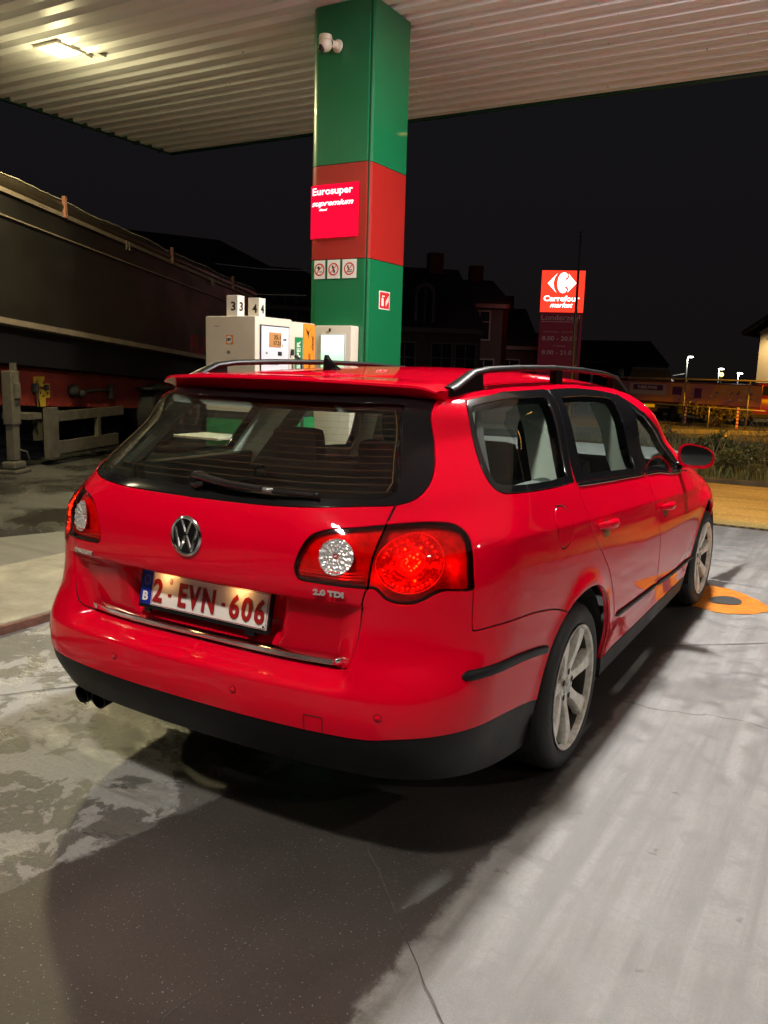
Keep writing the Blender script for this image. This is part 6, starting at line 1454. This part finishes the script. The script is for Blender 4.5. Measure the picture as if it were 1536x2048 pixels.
bgcar('tall dark van-like car just beyond the estate car\'s front wing, left of the banner text', 1290, 30, R(-4), bpy.data.materials['bg_black'], H=1.75, L=4.1)
# ------------------------------------------------------------------ lit building at the right edge
BP = dirpt(1508, 800, 34.0); bl_ = thing('lit_building', 'cream gabled building lit warmly at the photo\'s right edge', 'building', (BP[0], BP[1], 0), facing(None, BP)+R(-14))
crm = mat('cream_render', (.55, .47, .34), .85, var=.15, vs=1.5, bump=.2, bs=20); zb = lambda py: dirpt(1508, py, 34)[2]
ev = zb(666)
MB().boxmm((0, 0, 0), (9, 8, ev)).build('wall', crm, bl_)
q = MB(); q.add([(-.1, 0, ev), (9.1, 0, ev), (4.5, 0, ev+3.2)], [(0, 1, 2)]); q.build('gable', crm, bl_)
q = MB(); q.add([(-.6, -.3, ev-.08), (-.6, 8.3, ev-.08), (4.5, 8.3, ev+3.45), (4.5, -.3, ev+3.45), (-.6, -.3, ev+.06), (-.6, 8.3, ev+.06), (4.5, 8.3, ev+3.6), (4.5, -.3, ev+3.6)], [(0, 1, 2, 3), (7, 6, 5, 4), (0, 3, 7, 4), (1, 0, 4, 5), (2, 1, 5, 6)])
q.add([(9.6, -.3, ev-.08), (9.6, 8.3, ev-.08), (4.5, 8.3, ev+3.45), (4.5, -.3, ev+3.45), (9.6, -.3, ev+.06), (9.6, 8.3, ev+.06), (4.5, 8.3, ev+3.6), (4.5, -.3, ev+3.6)], [(0, 1, 2, 3), (7, 6, 5, 4), (0, 3, 7, 4), (1, 0, 4, 5), (2, 1, 5, 6)]); q.build('roof', slate, bl_)
ps = MB(); ps.boxmm((.45, -.05, zb(758)), (1.6, -.01, zb(697))); pf = ps.build('wall_poster', mat('poster_green', (.02, .16, .05), .6), bl_)
MB().boxmm((.52, -.06, zb(752)), (1.55, -.051, zb(700))).build('poster_sheet', mat('poster_pale', (.55, .50, .36), .6, var=.2, vs=6), pf)
q = MB()
for k in range(5): q.boxmm((.62, -.066, zb(708+8*k)), (1.45-.1*(k % 2), -.061, zb(706+8*k)))
q.build('poster_print', tdk, pf)
lw_ = MB().tube([(.5, -.05, zb(672)), (.5, -.45, zb(668))], .03, 6).build('wall_lamp_arm', tdk, bl_)
spot_light('wall_lamp_light', (.9, -1.3, ev+.4), (.9, 0, ev-1.2), 260, (1, .72, .34), 120, .6, .1, None)
lo = bpy.data.objects['wall_lamp_light']; lo.parent = bl_; lo.location = (.9, -1.2, ev+.2); lo.rotation_euler = (R(25), 0, 0)
# ------------------------------------------------------------------ sodium street lamps lighting the exit road and bed, plus an added unseen lamp for the totem
for (x, y, h, pw, tg, lab) in ((4.4, 9.2, 7.5, 2700, (.7, 9.0, 0), 'orange sodium street lamp right of the exit road, outside the photo'), (6.0, 19.0, 7.5, 12000, (-1.2, 23.4, .4), 'orange sodium street lamp by the street, outside the photo'), (10, 22.0, 8.5, 3200, (-9.6, 35, 3), 'added unseen pale lamp aimed at the totem')):
    t = thing('roadside_lamp', lab, 'street lamp', (x, y, 0), 0, 'street lamps lighting the exit road and street'); MB().tube([(0, 0, 0), (0, 0, h), (-.8, 0, h+.25)], .06, 8).build('lamp_post', pol, t, smooth=True)
    MB().boxmm((-1.3, -.12, h+.18), (-.7, .12, h+.30), bevel=.03).build('lamp_head', tdk, t); MB().boxmm((-1.28, -.10, h+.165), (-.75, .10, h+.178)).build('lamp_glass', slw, t)
    spot_light('lamp_spot', (x-1.0, y, h+.1), tg, pw, (1, .42, .0) if y < 20 else (1, .72, .66), 48 if y < 20 else 16, .8, .12, None); lo = bpy.data.objects[[o.name for o in bpy.data.objects if o.name.startswith('lamp_spot')][-1]]; lo.parent = t; lo.location = (-1.0, 0, h+.1)
